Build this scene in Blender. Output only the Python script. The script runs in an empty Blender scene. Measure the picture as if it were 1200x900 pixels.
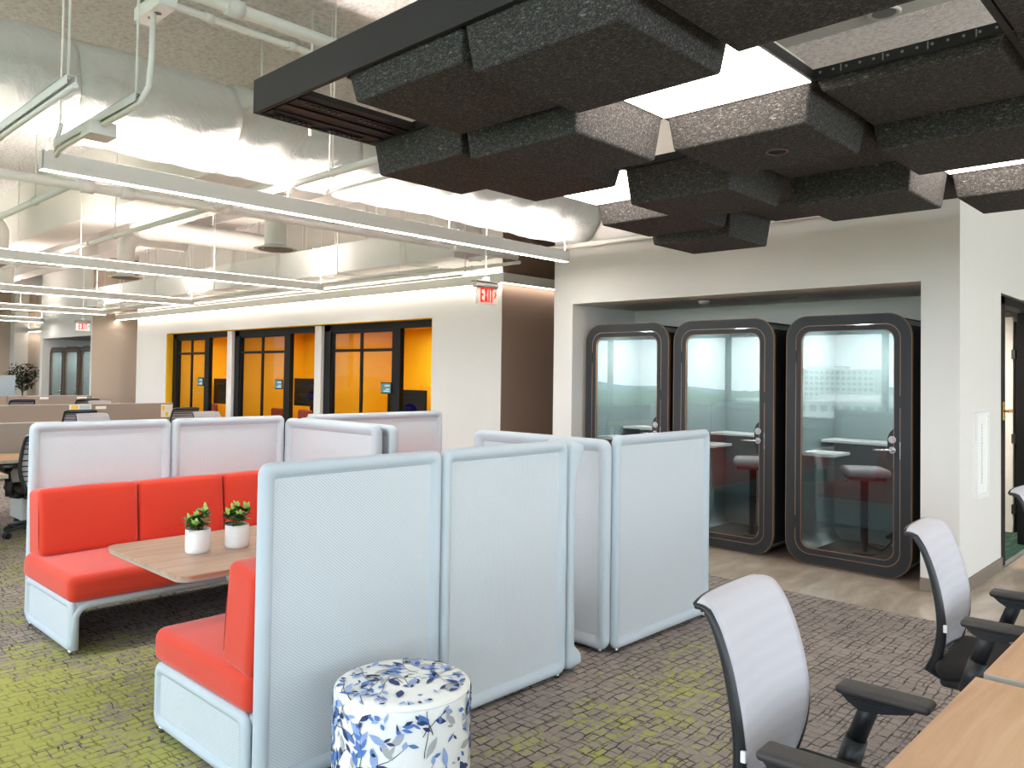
import bpy, bmesh, math, random
from mathutils import Vector, Matrix
random.seed(7)
PI = math.pi
S = bpy.context.scene
COL = S.collection

# ------------------------------------------------------------------ materials
def lin(c):
    c = c / 255.0
    return c / 12.92 if c <= 0.04045 else ((c + 0.055) / 1.055) ** 2.4
def rgb(r, g, b): return (lin(r), lin(g), lin(b), 1.0)

class N:
    """small node helper"""
    def __init__(self, name):
        self.m = bpy.data.materials.new(name); self.m.use_nodes = True
        self.t = self.m.node_tree; self.t.nodes.clear()
        self.out = self.t.nodes.new('ShaderNodeOutputMaterial')
    def n(self, typ, **kw):
        x = self.t.nodes.new(typ)
        for k, v in kw.items():
            if k in x.inputs.keys(): self.put(x.inputs[k], v)
            else: setattr(x, k, v)
        return x
    def put(self, sock, v):
        if isinstance(v, bpy.types.NodeSocket): self.t.links.new(v, sock)
        elif isinstance(v, bpy.types.Node): self.t.links.new(v.outputs[0], sock)
        else: sock.default_value = v
    def math(self, op, a, b=0.0, c=None, clamp=False):
        x = self.t.nodes.new('ShaderNodeMath'); x.operation = op; x.use_clamp = clamp
        self.put(x.inputs[0], a); self.put(x.inputs[1], b)
        if c is not None: self.put(x.inputs[2], c)
        return x.outputs[0]
    def mix(self, f, a, b):
        x = self.t.nodes.new('ShaderNodeMix'); x.data_type = 'RGBA'
        self.put(x.inputs[0], f); self.put(x.inputs[6], a); self.put(x.inputs[7], b)
        return x.outputs[2]
    def ramp(self, f, stops):
        x = self.t.nodes.new('ShaderNodeValToRGB')
        e = x.color_ramp.elements
        while len(e) < len(stops): e.new(0.5)
        for el, (p, c) in zip(e, stops):
            el.position = p; el.color = c if len(c) == 4 else (*c, 1)
        self.put(x.inputs[0], f); return x.outputs[0]
    def coord(self, kind='Object', scale=None, rot=None):
        c = self.t.nodes.new('ShaderNodeTexCoord')
        if scale is None and rot is None: return c.outputs[kind]
        mp = self.t.nodes.new('ShaderNodeMapping')
        self.t.links.new(c.outputs[kind], mp.inputs[0])
        if scale is not None: mp.inputs['Scale'].default_value = scale
        if rot is not None: mp.inputs['Rotation'].default_value = rot
        return mp.outputs[0]
    def noise(self, vec, scale, detail=3, rough=0.5, dist=0.0):
        x = self.n('ShaderNodeTexNoise', Vector=vec, Scale=scale, Detail=detail, Roughness=rough, Distortion=dist)
        return x.outputs[0]
    def bump(self, h, strength=0.3, dist=0.01):
        return self.n('ShaderNodeBump', Height=h, Strength=strength, Distance=dist).outputs[0]
    def pbr(self, col, rough=0.6, metal=0.0, normal=None, spec=0.5, **kw):
        p = self.t.nodes.new('ShaderNodeBsdfPrincipled')
        self.put(p.inputs['Base Color'], col); self.put(p.inputs['Roughness'], rough)
        self.put(p.inputs['Metallic'], metal); p.inputs['Specular IOR Level'].default_value = spec
        if normal is not None: self.put(p.inputs['Normal'], normal)
        for k, v in kw.items(): self.put(p.inputs[k], v)
        self.t.links.new(p.outputs[0], self.out.inputs[0]); return p

M = {}
def plain(name, col, rough=0.6, metal=0.0, spec=0.5, noise=0.04, nscale=40.0, bump=0.0):
    a = N(name); c = a.coord('Object')
    f = a.noise(c, nscale, 4)
    lo = tuple(x * (1 - noise) for x in col[:3]) + (1,); hi = tuple(min(1, x * (1 + noise)) for x in col[:3]) + (1,)
    nm = a.bump(f, bump, 0.004) if bump else None
    a.pbr(a.mix(f, lo, hi), rough, metal, nm, spec)
    M[name] = a.m; return a.m
def emit(name, col, strength):
    a = N(name); e = a.n('ShaderNodeEmission', Color=col, Strength=strength)
    a.t.links.new(e.outputs[0], a.out.inputs[0]); M[name] = a.m; return a.m

plain('wall_paint', rgb(224, 220, 215), 0.75, noise=0.015, nscale=6)
plain('wall_tan', rgb(205, 188, 172), 0.75, noise=0.015, nscale=6)
plain('wall_brown', rgb(136, 113, 98), 0.7, noise=0.03, nscale=6)
plain('wall_yellow', rgb(246, 186, 16), 0.7, noise=0.02, nscale=6)
plain('wall_teal', rgb(58, 92, 86), 0.7, noise=0.03, nscale=6)
plain('wall_dark', rgb(70, 66, 62), 0.7, noise=0.03, nscale=6)
plain('white_metal', rgb(236, 236, 233), 0.45, spec=0.4, noise=0.01)
plain('lamp_white', rgb(242, 240, 236), 0.5, spec=0.4, noise=0.01)
plain('pipe_white', rgb(240, 238, 233), 0.55, noise=0.03, nscale=12)
plain('galv', rgb(150, 152, 150), 0.4, 0.7, noise=0.06)
plain('black_metal', rgb(24, 24, 26), 0.45, noise=0.05)
plain('office_black', rgb(13, 12, 12), 0.6, spec=0.2, noise=0.02)
plain('frame_black', rgb(22, 22, 24), 0.6, noise=0.04)
plain('black_plastic', rgb(34, 35, 38), 0.42, noise=0.06, nscale=120, bump=0.05)
plain('arm_top', rgb(56, 52, 50), 0.55, noise=0.06, nscale=200, bump=0.05)
plain('black_fabric', rgb(32, 29, 28), 0.9, noise=0.2, nscale=300, bump=0.2)
plain('chrome', rgb(205, 205, 205), 0.18, 1.0, noise=0.01)
plain('brass', rgb(210, 165, 60), 0.25, 1.0, noise=0.02)
plain('copper', rgb(138, 108, 84), 0.5, 0.3, noise=0.05)
plain('booth_face', rgb(40, 43, 47), 0.5, spec=0.3, noise=0.06, nscale=30)
plain('booth_side', rgb(26, 26, 28), 0.7, noise=0.1, nscale=60)
plain('booth_inside', rgb(142, 156, 156), 0.85, noise=0.06, nscale=80)
plain('booth_dark_inside', rgb(78, 78, 78), 0.9, noise=0.1, nscale=80)
plain('base_trim', rgb(128, 115, 104), 0.6, noise=0.03)
plain('paper', rgb(240, 240, 236), 0.8, noise=0.01)
plain('paper_yellow', rgb(236, 214, 92), 0.8, noise=0.02)
plain('paper_blue', rgb(176, 200, 222), 0.8, noise=0.02)
plain('ceramic', rgb(240, 240, 238), 0.3, noise=0.01)
plain('soil', rgb(40, 32, 26), 0.95, noise=0.3, nscale=120, bump=0.4)
plain('stem', rgb(150, 140, 80), 0.7, noise=0.1)
plain('bark', rgb(92, 74, 58), 0.85, noise=0.2)
plain('leaf_dark', rgb(38, 84, 40), 0.45, noise=0.3, nscale=60)
plain('leaf_mid', rgb(72, 124, 50), 0.45, noise=0.25, nscale=60)
plain('leaf_light', rgb(168, 196, 96), 0.45, noise=0.2, nscale=60)
plain('leaf_tree', rgb(52, 66, 40), 0.5, noise=0.35, nscale=30)
plain('screen_fabric', rgb(148, 140, 133), 0.95, noise=0.16, nscale=260, bump=0.25)
plain('screen_trim', rgb(205, 196, 186), 0.5, noise=0.02)
plain('desk_edge', rgb(168, 160, 148), 0.5, noise=0.03)
plain('red_chair', rgb(150, 62, 44), 0.85, noise=0.12, nscale=200)
plain('seat_grey', rgb(150, 142, 146), 0.8, noise=0.1, nscale=200)
plain('dark_red', rgb(84, 36, 38), 0.8, noise=0.1, nscale=200)
plain('pouf_base', rgb(240, 240, 236), 0.85, noise=0.02, nscale=300, bump=0.1)
plain('pouf_navy', rgb(46, 62, 104), 0.85, noise=0.3, nscale=60)
plain('pouf_blue', rgb(86, 122, 186), 0.85, noise=0.3, nscale=50)
plain('pouf_light', rgb(150, 172, 216), 0.85, noise=0.2, nscale=50)
plain('pouf_grey', rgb(176, 178, 178), 0.85, noise=0.1, nscale=50)
plain('pouf_ink', rgb(40, 42, 56), 0.85, noise=0.2, nscale=60)
plain('building_white', rgb(232, 228, 222), 0.8, noise=0.05, nscale=1)
plain('building_brick', rgb(176, 134, 116), 0.85, noise=0.1, nscale=1)
plain('building_glass', rgb(92, 108, 120), 0.4, noise=0.1, nscale=1)
plain('window_black', rgb(44, 44, 46), 0.5, noise=0.04)
plain('tv_black', rgb(13, 13, 15), 0.45, spec=0.25, noise=0.02)
plain('exit_housing', rgb(150, 144, 138), 0.4, 0.3, noise=0.03)
plain('exit_face', rgb(190, 172, 158), 0.4, noise=0.03)
plain('mark_grey', rgb(150, 148, 146), 0.7, noise=0.02)
emit('tv_purple', rgb(70, 40, 150), 0.10)
emit('tv_text', rgb(120, 120, 140), 0.10)
emit('tablet_screen', rgb(110, 165, 165), 0.55)
emit('exit_red', rgb(255, 44, 36), 1.25)
emit('exit_glow', rgb(255, 236, 226), 0.9)
emit('lamp_down', (1.0, 0.94, 0.87, 1), 38.0)
emit('lamp_cove', (1.0, 0.90, 0.78, 1), 13.0)
emit('lamp_up', (1.0, 0.89, 0.81, 1), 80.0)
emit('panel_glow', (1.0, 0.89, 0.79, 1), 7.5)
emit('office_lamp', (1.0, 0.92, 0.80, 1), 52.0); emit('booth_fill', (0.95, 1.0, 1.0, 1), 220.0)

# felt
a = N('felt'); c = a.coord('Object'); 
c2 = a.coord('Object', (1, 1, 1), (0.5, 0.4, 0.8))
mp = a.n('ShaderNodeMapping', Vector=c2); mp.inputs['Scale'].default_value = (30, 150, 150)
mp2 = a.n('ShaderNodeMapping', Vector=c); mp2.inputs['Scale'].default_value = (170, 40, 120)
f1 = a.noise(mp.outputs[0], 1.6, 3, 0.6, 1.2); f2 = a.noise(mp2.outputs[0], 1.3, 3, 0.6, 1.0)
f = a.math('MAXIMUM', f1, f2)
colr = a.ramp(f, [(0.0, rgb(32, 31, 31)), (0.52, rgb(60, 58, 57)), (0.64, rgb(98, 96, 95)), (0.78, rgb(176, 174, 172))])
a.pbr(colr, 0.95, 0, a.bump(f, 0.5, 0.004), 0.1); M['felt'] = a.m

# red wool
a = N('red_wool'); c = a.coord('Object')
f = a.noise(c, 420, 3); f3 = a.noise(c, 3.0, 2)
colr = a.mix(f, rgb(192, 50, 32), rgb(222, 74, 48)); colr = a.mix(a.math('MULTIPLY', f3, 0.25), colr, rgb(204, 48, 36))
a.pbr(colr, 0.92, 0, a.bump(f, 0.35, 0.002), 0.2, **{'Sheen Weight': 0.25, 'Sheen Roughness': 0.5}); M['red_wool'] = a.m
plain('red_seam', rgb(160, 36, 28), 0.9, noise=0.05)

# 3D-knit skins of the lounge screens: smooth rim + dotted field (object axes: x along, z up)
plain('knit_rim', rgb(187, 197, 204), 0.7, noise=0.02, nscale=500, bump=0.05)
def dotted(name, c0, c1, k=1.0):
    a = N(name); c = a.coord('Object')
    s = a.n('ShaderNodeSeparateXYZ', Vector=c)
    u = a.math('ADD', s.outputs[0], s.outputs[1])       # each screen lies along x or along y
    sx = a.math('SINE', a.math('MULTIPLY', u, 495.0 * k)); sz = a.math('SINE', a.math('MULTIPLY', s.outputs[2], 630.0 * k))
    d = a.math('MULTIPLY', sx, sz)
    d = a.math('SMOOTH_MIN', a.math('ADD', a.math('MULTIPLY', d, 0.5), 0.5), 1.0, 0.1)
    colr = a.ramp(d, [(0.0, c1), (0.22, c1), (0.5, c0), (1.0, c0)])
    a.pbr(colr, 0.75, 0, a.bump(d, 0.35, 0.004), 0.3); M[name] = a.m
dotted('knit_dots', rgb(207, 212, 216), rgb(178, 188, 196), 0.8)
# chair knit
a = N('chair_knit'); c = a.coord('Object'); s = a.n('ShaderNodeSeparateXYZ', Vector=c)
d = a.math('MULTIPLY', a.math('SINE', a.math('MULTIPLY', s.outputs[0], 1400.0)), a.math('SINE', a.math('MULTIPLY', s.outputs[2], 1400.0)))
st = a.math('SINE', a.math('ADD', a.math('MULTIPLY', s.outputs[2], 150.0), a.math('MULTIPLY', a.noise(c, 6, 2), 3.0)))
fz = a.math('MULTIPLY', a.math('ADD', a.math('MULTIPLY', st, 0.5), 0.5), 0.5)
colr = a.mix(fz, rgb(190, 188, 194), rgb(183, 181, 188))
a.pbr(colr, 0.85, 0, a.bump(d, 0.2, 0.001), 0.2, **{'Transmission Weight': 0.0}); M['chair_knit'] = a.m

# wood laminate, grain along local X (kx) or Y
def wood(name, cols, along='X', sc=1.0):
    a = N(name); sc3 = (0.7 * sc, 9 * sc, 9 * sc) if along == 'X' else (9 * sc, 0.7 * sc, 9 * sc)
    c = a.coord('Object', sc3)
    f = a.noise(c, 2.2, 4, 0.55, 0.6); f2 = a.noise(c, 14.0, 3, 0.6)
    colr = a.ramp(f, [(0.25, cols[0]), (0.5, cols[1]), (0.72, cols[2])])
    colr = a.mix(a.math('MULTIPLY', f2, 0.3), colr, cols[0])
    a.pbr(colr, 0.38, 0, None, 0.45); M[name] = a.m
wood('desk_wood', (rgb(176, 136, 101), rgb(196, 156, 120), rgb(210, 174, 140)), 'X')
wood('table_wood', (rgb(150, 118, 95), rgb(178, 146, 121), rgb(194, 164, 140)), 'X')
wood('booth_wood', (rgb(140, 106, 74), rgb(166, 130, 92), rgb(184, 148, 108)), 'X')

# carpet: irregular paver web + moss patches
a = N('carpet'); c = a.coord('Object')
w1 = a.n('ShaderNodeTexNoise', Vector=c, Scale=16.0, Detail=2.0, Roughness=0.6)
off = a.n('ShaderNodeVectorMath', operation='SUBTRACT'); a.put(off.inputs[0], w1.outputs[1]); off.inputs[1].default_value = (0.5, 0.5, 0.5)
sc = a.n('ShaderNodeVectorMath', operation='SCALE'); a.put(sc.inputs[0], off.outputs[0]); sc.inputs['Scale'].default_value = 0.020
w2 = a.n('ShaderNodeTexNoise', Vector=c, Scale=4.0, Detail=2.0)
off2 = a.n('ShaderNodeVectorMath', operation='SUBTRACT'); a.put(off2.inputs[0], w2.outputs[1]); off2.inputs[1].default_value = (0.5, 0.5, 0.5)
sc2 = a.n('ShaderNodeVectorMath', operation='SCALE'); a.put(sc2.inputs[0], off2.outputs[0]); sc2.inputs['Scale'].default_value = 0.06
ad0 = a.n('ShaderNodeVectorMath', operation='ADD'); a.put(ad0.inputs[0], c); a.put(ad0.inputs[1], sc2.outputs[0])
ad = a.n('ShaderNodeVectorMath', operation='ADD'); a.put(ad.inputs[0], ad0.outputs[0]); a.put(ad.inputs[1], sc.outputs[0])
br = a.n('ShaderNodeTexBrick', Vector=ad.outputs[0], Scale=1.0)
br.offset = 0.5; br.offset_frequency = 2; br.squash = 0.7; br.squash_frequency = 3
for k, v in (('Mortar Size', 0.0052), ('Mortar Smooth', 0.3), ('Bias', 0.0), ('Brick Width', 0.086), ('Row Height', 0.054)): br.inputs[k].default_value = v
br.inputs['Color1'].default_value = (0, 0, 0, 1); br.inputs['Color2'].default_value = (1, 1, 1, 1); br.inputs['Mortar'].default_value = (.5, .5, .5, 1)
brand = a.math('SUBTRACT', br.outputs['Color'], 0.5)
br2 = a.n('ShaderNodeTexBrick', Vector=ad.outputs[0], Scale=1.0)
br2.offset = 0.37; br2.offset_frequency = 3
for k, v in (('Mortar Size', 0.0036), ('Mortar Smooth', 0.3), ('Brick Width', 0.06), ('Row Height', 0.11)): br2.inputs[k].default_value = v
gate = a.ramp(a.noise(c, 9.0, 3, 0.6), [(0.36, (0, 0, 0)), (0.56, (1, 1, 1))])
gate2 = a.ramp(a.noise(c, 5.0, 3, 0.6), [(0.42, (0, 0, 0)), (0.62, (1, 1, 1))])
ln = a.math('MAXIMUM', a.math('MULTIPLY', br.outputs['Fac'], gate), a.math('MULTIPLY', br2.outputs['Fac'], gate2))
pile = a.noise(c, 260, 3, 0.7)
tone = a.noise(c, 1.6, 3, 0.55)
base = a.mix(a.math('ADD', pile, a.math('MULTIPLY', brand, 0.30)), rgb(130, 119, 112), rgb(172, 160, 153))
base = a.mix(a.math('MULTIPLY', a.ramp(tone, [(0.4, (0, 0, 0)), (0.7, (1, 1, 1))]), 0.35), base, rgb(112, 108, 106))
# moss: thick towards the aisle at the west, thinning to flecks by the screens
s = a.n('ShaderNodeSeparateXYZ', Vector=c)
x, y = s.outputs[0], s.outputs[1]
def blob(cx, cy, rx, ry, amp=1.0):
    dx = a.math('DIVIDE', a.math('SUBTRACT', x, cx), rx); dy = a.math('DIVIDE', a.math('SUBTRACT', y, cy), ry)
    r2 = a.math('ADD', a.math('MULTIPLY', dx, dx), a.math('MULTIPLY', dy, dy))
    return a.math('MULTIPLY', a.math('SUBTRACT', 1.0, a.math('SQRT', r2), clamp=True), amp)
dens = None
for args in ((0.8, 4.2, 1.9, 1.9), (0.5, 6.4, 1.9, 1.8, .7), (0.8, 3.2, 1.5, 1.4), (2.6, 1.75, 1.1, 0.8, .52), (2.7, 6.9, 1.6, 1.0, .8), (3.5, 2.2, 1.6, 0.6, .5), (2.4, 4.2, 1.6, 1.0, .6), (4.0, -3.0, 3.0, 2.5), (0.5, 8.5, 2.2, 2.0), (3.6, 8.4, 2.0, 1.4)):
    b = blob(*args); dens = b if dens is None else a.math('MAXIMUM', dens, b)
mw = a.n('ShaderNodeMapping', Vector=c); mw.inputs['Scale'].default_value = (16, 34, 10)
streak = a.noise(mw.outputs[0], 1.0, 5, 0.7, 0.4)
big = a.noise(c, 2.2, 3, 0.55)
val = a.math('ADD', a.math('MULTIPLY', brand, 0.10), a.math('ADD', a.math('ADD', a.math('MULTIPLY', dens, 0.30), a.math('MULTIPLY', streak, 0.62)), a.math('ADD', a.math('MULTIPLY', big, 0.30), a.math('MULTIPLY', a.noise(c, 50, 3, 0.7), 0.50))))
moss = a.ramp(val, [(0.835, (0, 0, 0)), (0.865, (1, 1, 1))])
moss = a.math('MULTIPLY', moss, a.ramp(dens, [(0.0, (0, 0, 0)), (0.12, (1, 1, 1))]))
green = a.mix(a.noise(c, 200, 3, 0.7), rgb(140, 142, 66), rgb(182, 184, 98))
col2 = a.mix(a.math('MULTIPLY', moss, 0.92), base, green)
col3 = a.mix(a.math('MULTIPLY', ln, a.math('SUBTRACT', 0.88, a.math('MULTIPLY', moss, 0.35))), col2, rgb(52, 47, 46))
a.pbr(col3, 0.95, 0, a.bump(a.math('SUBTRACT', pile, a.math('MULTIPLY', ln, 0.7)), 0.35, 0.004), 0.15); M['carpet'] = a.m

# polished concrete
a = N('concrete'); c = a.coord('Object', (1, 3, 1))
f = a.noise(c, 2.0, 5, 0.6, 0.5); f2 = a.noise(c, 12, 4, 0.6)
colr = a.ramp(f, [(0.3, rgb(170, 154, 138)), (0.55, rgb(198, 182, 165)), (0.75, rgb(216, 202, 186))])
colr = a.mix(a.math('MULTIPLY', f2, 0.4), colr, rgb(178, 162, 146))
a.pbr(colr, a.math('ADD', 0.08, a.math('MULTIPLY', f2, 0.18)), 0, None, 0.5); M['concrete'] = a.m
# teal carpet of the side room
a = N('teal_carpet'); c = a.coord('Object', (3, 14, 1)); f = a.noise(c, 1.3, 4, 0.6)
colr = a.ramp(f, [(0.35, rgb(34, 62, 55)), (0.55, rgb(50, 78, 68)), (0.72, rgb(104, 98, 76))])
a.pbr(colr, 0.95, 0, None, 0.1); M['teal_carpet'] = a.m
# sprayed ceiling deck
a = N('deck'); c = a.coord('Object'); f = a.noise(c, 26, 5, 0.65); f2 = a.noise(c, 0.7, 3)
colr = a.ramp(f, [(0.3, rgb(202, 199, 196)), (0.5, rgb(236, 235, 234)), (0.7, rgb(248, 248, 248))])
colr = a.mix(a.math('MULTIPLY', f2, 0.35), colr, rgb(226, 218, 213))
a.pbr(colr, 0.95, 0, a.bump(f, 1.0, 0.05), 0.1); M['deck'] = a.m
# duct jacket
a = N('duct_wrap'); c = a.coord('Object'); f = a.noise(c, 5, 5, 0.6, 1.2)
colr = a.mix(f, rgb(208, 210, 207), rgb(226, 227, 224))
a.pbr(colr, 0.6, 0, a.bump(f, 0.5, 0.05), 0.4); M['duct_wrap'] = a.m
# clear glazing: see-through pane with Fresnel reflection, no refraction offset
def glass(name, tint, ior, rough=0.0):
    a = N(name)
    t = a.n('ShaderNodeBsdfTransparent', Color=tint); g = a.n('ShaderNodeBsdfGlossy', Roughness=rough)
    gm = a.n('ShaderNodeNewGeometry')      # same reflectance from either side of the pane
    fr = a.n('ShaderNodeFresnel', IOR=a.math('ADD', a.math('MULTIPLY', gm.outputs['Backfacing'], 1.0 / ior - ior), ior))
    mx = a.n('ShaderNodeMixShader'); a.put(mx.inputs[0], fr.outputs[0]); a.put(mx.inputs[1], t.outputs[0]); a.put(mx.inputs[2], g.outputs[0])
    a.t.links.new(mx.outputs[0], a.out.inputs[0]); M[name] = a.m
glass('booth_glass', (0.80, 0.83, 0.83, 1), 1.68)
glass('office_glass', (0.90, 0.90, 0.86, 1), 1.09)
glass('window_glass', (0.92, 0.95, 0.95, 1), 1.15)
# forest canopy
a = N('forest'); c = a.coord('Object'); f = a.noise(c, 0.25, 5, 0.7); f2 = a.noise(c, 0.03, 3)
colr = a.ramp(f, [(0.38, rgb(38, 56, 34)), (0.5, rgb(88, 112, 74)), (0.62, rgb(156, 172, 130))])
colr = a.mix(a.math('MULTIPLY', f2, 0.4), colr, rgb(110, 130, 100))
a.pbr(colr, 0.9, 0, None, 0.1); M['forest'] = a.m
plain('far_hills', rgb(122, 142, 150), 0.9, noise=0.08, nscale=0.01)

# ------------------------------------------------------------------ geometry helpers
def rr(w, h, r, n=6):
    """rounded rectangle loop, centred, counter-clockwise"""
    r = max(min(r, w / 2 - 1e-4, h / 2 - 1e-4), 1e-4); p = []
    for cx, cy, a0 in ((w/2-r, h/2-r, 0), (-w/2+r, h/2-r, PI/2), (-w/2+r, -h/2+r, PI), (w/2-r, -h/2+r, 1.5*PI)):
        for i in range(n + 1):
            t = a0 + PI / 2 * i / n; p.append((cx + r * math.cos(t), cy + r * math.sin(t)))
    return p

class G:
    def __init__(self): self.bm = bmesh.new(); self.mats = []
    def mi(self, m):
        if m is None: return 0
        if m not in self.mats: self.mats.append(m)
        return self.mats.index(m)
    def face(self, vs, m=None, smooth=False):
        try: f = self.bm.faces.new(vs)
        except ValueError: return None
        f.material_index = self.mi(m); f.smooth = smooth; return f
    def absorb(self, other, mat=None, m=None, smooth=None):
        """add another bmesh, transformed"""
        mp = {}
        for v in other.verts: mp[v] = self.bm.verts.new(mat @ v.co if mat else v.co)
        for f in other.faces:
            try: nf = self.bm.faces.new([mp[v] for v in f.verts])
            except ValueError: continue
            nf.material_index = self.mi(m); nf.smooth = f.smooth if smooth is None else smooth
        other.free()
    def box(self, lo, hi, bev=0.0, m=None, mat=None, seg=2):
        b = bmesh.new(); c = [(l + h) / 2 for l, h in zip(lo, hi)]; d = [abs(h - l) for l, h in zip(lo, hi)]
        bmesh.ops.create_cube(b, size=1.0, matrix=Matrix.Translation(c) @ Matrix.Diagonal((*d, 1)))
        if bev: bmesh.ops.bevel(b, geom=b.edges[:] + b.verts[:], offset=min(bev, min(d) * 0.49), segments=seg, affect='EDGES', profile=0.5)
        self.absorb(b, mat, m); return self
    def cyl(self, p0, p1, r0, r1=None, seg=16, m=None, caps=True):
        p0, p1 = Vector(p0), Vector(p1); d = p1 - p0; b = bmesh.new()
        bmesh.ops.create_cone(b, cap_ends=caps, segments=seg, radius1=r0, radius2=r0 if r1 is None else r1, depth=d.length)
        for f in b.faces: f.smooth = len(f.verts) == 4
        self.absorb(b, Matrix.Translation((p0 + p1) / 2) @ d.to_track_quat('Z', 'Y').to_matrix().to_4x4(), m); return self
    def tube(self, pts, r, seg=8, m=None, closed=False, flat=1.0):
        pts = [Vector(p) for p in pts]; n = len(pts); rings = []; up = None
        for i, p in enumerate(pts):
            if closed: t = pts[(i + 1) % n] - pts[i - 1]
            else: t = pts[min(i + 1, n - 1)] - pts[max(i - 1, 0)]
            t.normalize()
            if up is None:
                up = Vector((0, 0, 1)) if abs(t.z) < 0.9 else Vector((1, 0, 0))
            u = (up - t * up.dot(t)).normalized(); v = t.cross(u); up = u
            rad = r[i] if isinstance(r, (list, tuple)) else r
            rings.append([self.bm.verts.new(p + (u * math.cos(2*PI*k/seg) + v * math.sin(2*PI*k/seg) * flat) * rad) for k in range(seg)])
        for i in range(n if closed else n - 1):
            A, B = rings[i], rings[(i + 1) % n]
            for k in range(seg): self.face([A[k], A[(k+1) % seg], B[(k+1) % seg], B[k]], m, True)
        if not closed: self.face(rings[0][::-1], m); self.face(rings[-1], m)
        return self
    def lathe(self, prof, c=(0, 0, 0), seg=32, m=None, caps=True):
        rings = []
        for r, z in prof: rings.append([self.bm.verts.new((c[0] + r*math.cos(2*PI*k/seg), c[1] + r*math.sin(2*PI*k/seg), c[2] + z)) for k in range(seg)])
        for A, B in zip(rings, rings[1:]):
            for k in range(seg): self.face([A[k], A[(k+1) % seg], B[(k+1) % seg], B[k]], m, True)
        if caps: self.face(rings[0][::-1], m); self.face(rings[-1], m)
        return self
    def loops(self, loops, m=None, cap0=True, cap1=True, smooth=True, ms=None):
        """skin a list of equally long 3D loops"""
        R = [[self.bm.verts.new(p) for p in lp] for lp in loops]; n = len(R[0])
        for i, (A, B) in enumerate(zip(R, R[1:])):
            for k in range(n): self.face([A[k], A[(k+1) % n], B[(k+1) % n], B[k]], ms[i] if ms else m, smooth)
        if cap0: self.face(R[0][::-1], m)
        if cap1: self.face(R[-1], m)
        return self
    def ring(self, o, i, d0, d1, T, m=None, edge=None):
        """flat ring between loops o and i (u,v), from depth d0 to d1; T maps (u,v,d)->xyz"""
        L = [[T(u, v, d0) for u, v in o], [T(u, v, d1) for u, v in o], [T(u, v, d1) for u, v in i], [T(u, v, d0) for u, v in i]]
        R = [[self.bm.verts.new(p) for p in lp] for lp in L]; n = len(o)
        for a_, b_, mm in ((0, 1, edge or m), (1, 2, m), (2, 3, edge or m), (3, 0, m)):
            for k in range(n): self.face([R[a_][k], R[a_][(k+1) % n], R[b_][(k+1) % n], R[b_][k]], mm)
        return self
    def prism(self, poly, T, d0, d1, m=None):
        A = [self.bm.verts.new(T(u, v, d0)) for u, v in poly]; B = [self.bm.verts.new(T(u, v, d1)) for u, v in poly]; n = len(poly)
        self.face(A[::-1], m); self.face(B, m)
        for k in range(n): self.face([A[k], A[(k+1) % n], B[(k+1) % n], B[k]], m)
        return self
    def soft(self, size, c, r, puff=(0, 0, 0), m=None, k=6, taper=None, mat=None):
        """upholstered block: rounded box with gently swollen faces"""
        hs = [s / 2 for s in size]; b = bmesh.new(); rad = [min(r, h * 0.98) for h in hs]
        def samples(h, rd): 
            s_ = [-h, -h + .35*rd, -h + .7*rd] + [(-h + rd) + 2*(h - rd) * i / k for i in range(k + 1)] + [h - .7*rd, h - .35*rd, h]
            return s_
        ax = [samples(h, rd) for h, rd in zip(hs, rad)]
        for d in range(3):
            e, f = (d + 1) % 3, (d + 2) % 3
            for sg in (-1, 1):
                g = []
                for p in ax[e]:
                    row = []
                    for q in ax[f]:
                        co = [0, 0, 0]; co[d] = sg * hs[d]; co[e] = p; co[f] = q; row.append(b.verts.new(co))
                    g.append(row)
                for i in range(len(g) - 1):
                    for j in range(len(g[0]) - 1):
                        vs = [g[i][j], g[i+1][j], g[i+1][j+1], g[i][j+1]]
                        fc = b.faces.new(vs if sg > 0 else vs[::-1]); fc.smooth = True
        bmesh.ops.remove_doubles(b, verts=b.verts[:], dist=1e-5)
        for v in b.verts:
            p = v.co; q = Vector([max(-h + rd, min(h - rd, x)) for x, h, rd in zip(p, hs, rad)]); n = p - q
            nn = Vector([x / rd for x, rd in zip(n, rad)])
            L = nn.length
            if L > 1e-6: nn /= L
            w = Vector([q[i] + nn[i] * rad[i] for i in range(3)])
            for i in range(3):
                if puff[i]:
                    o1, o2 = (i + 1) % 3, (i + 2) % 3
                    w[i] += puff[i] * (p[i] / hs[i]) * max(0, 1 - (p[o1]/hs[o1])**2) * max(0, 1 - (p[o2]/hs[o2])**2)
            if taper:
                t = (w.z / hs[2] + 1) / 2; s_ = taper + (1 - taper) * t; w.x *= s_ if not isinstance(s_, tuple) else 1; w.y *= s_
            v.co = w
        mt = Matrix.Translation(c)
        self.absorb(b, (mat @ mt) if mat else mt, m); return self

def obj(name, g, mat=None, parent=None, loc=None, rotz=0.0):
    me = bpy.data.meshes.new(name)
    bm = g.bm
    bmesh.ops.recalc_face_normals(bm, faces=bm.faces[:]); bm.to_mesh(me); bm.free()
    for m in (g.mats if g.mats else [mat]):
        me.materials.append(M[m] if isinstance(m, str) else m)
    o = bpy.data.objects.new(name, me); COL.objects.link(o)
    if parent: o.parent = parent
    if loc is not None: o.location = loc
    if rotz: o.rotation_euler = (0, 0, rotz)
    return o
def thing(name, label, cat, loc=(0, 0, 0), rotz=0.0, group=None):
    o = bpy.data.objects.new(name, None); COL.objects.link(o); o.empty_display_size = 0.1
    o.location = loc; o.rotation_euler = (0, 0, rotz); o['label'] = label; o['category'] = cat
    if group: o['group'] = group
    return o
def tag(o, label, cat, group=None):
    o['label'] = label; o['category'] = cat
    if group: o['group'] = group
    return o
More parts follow.
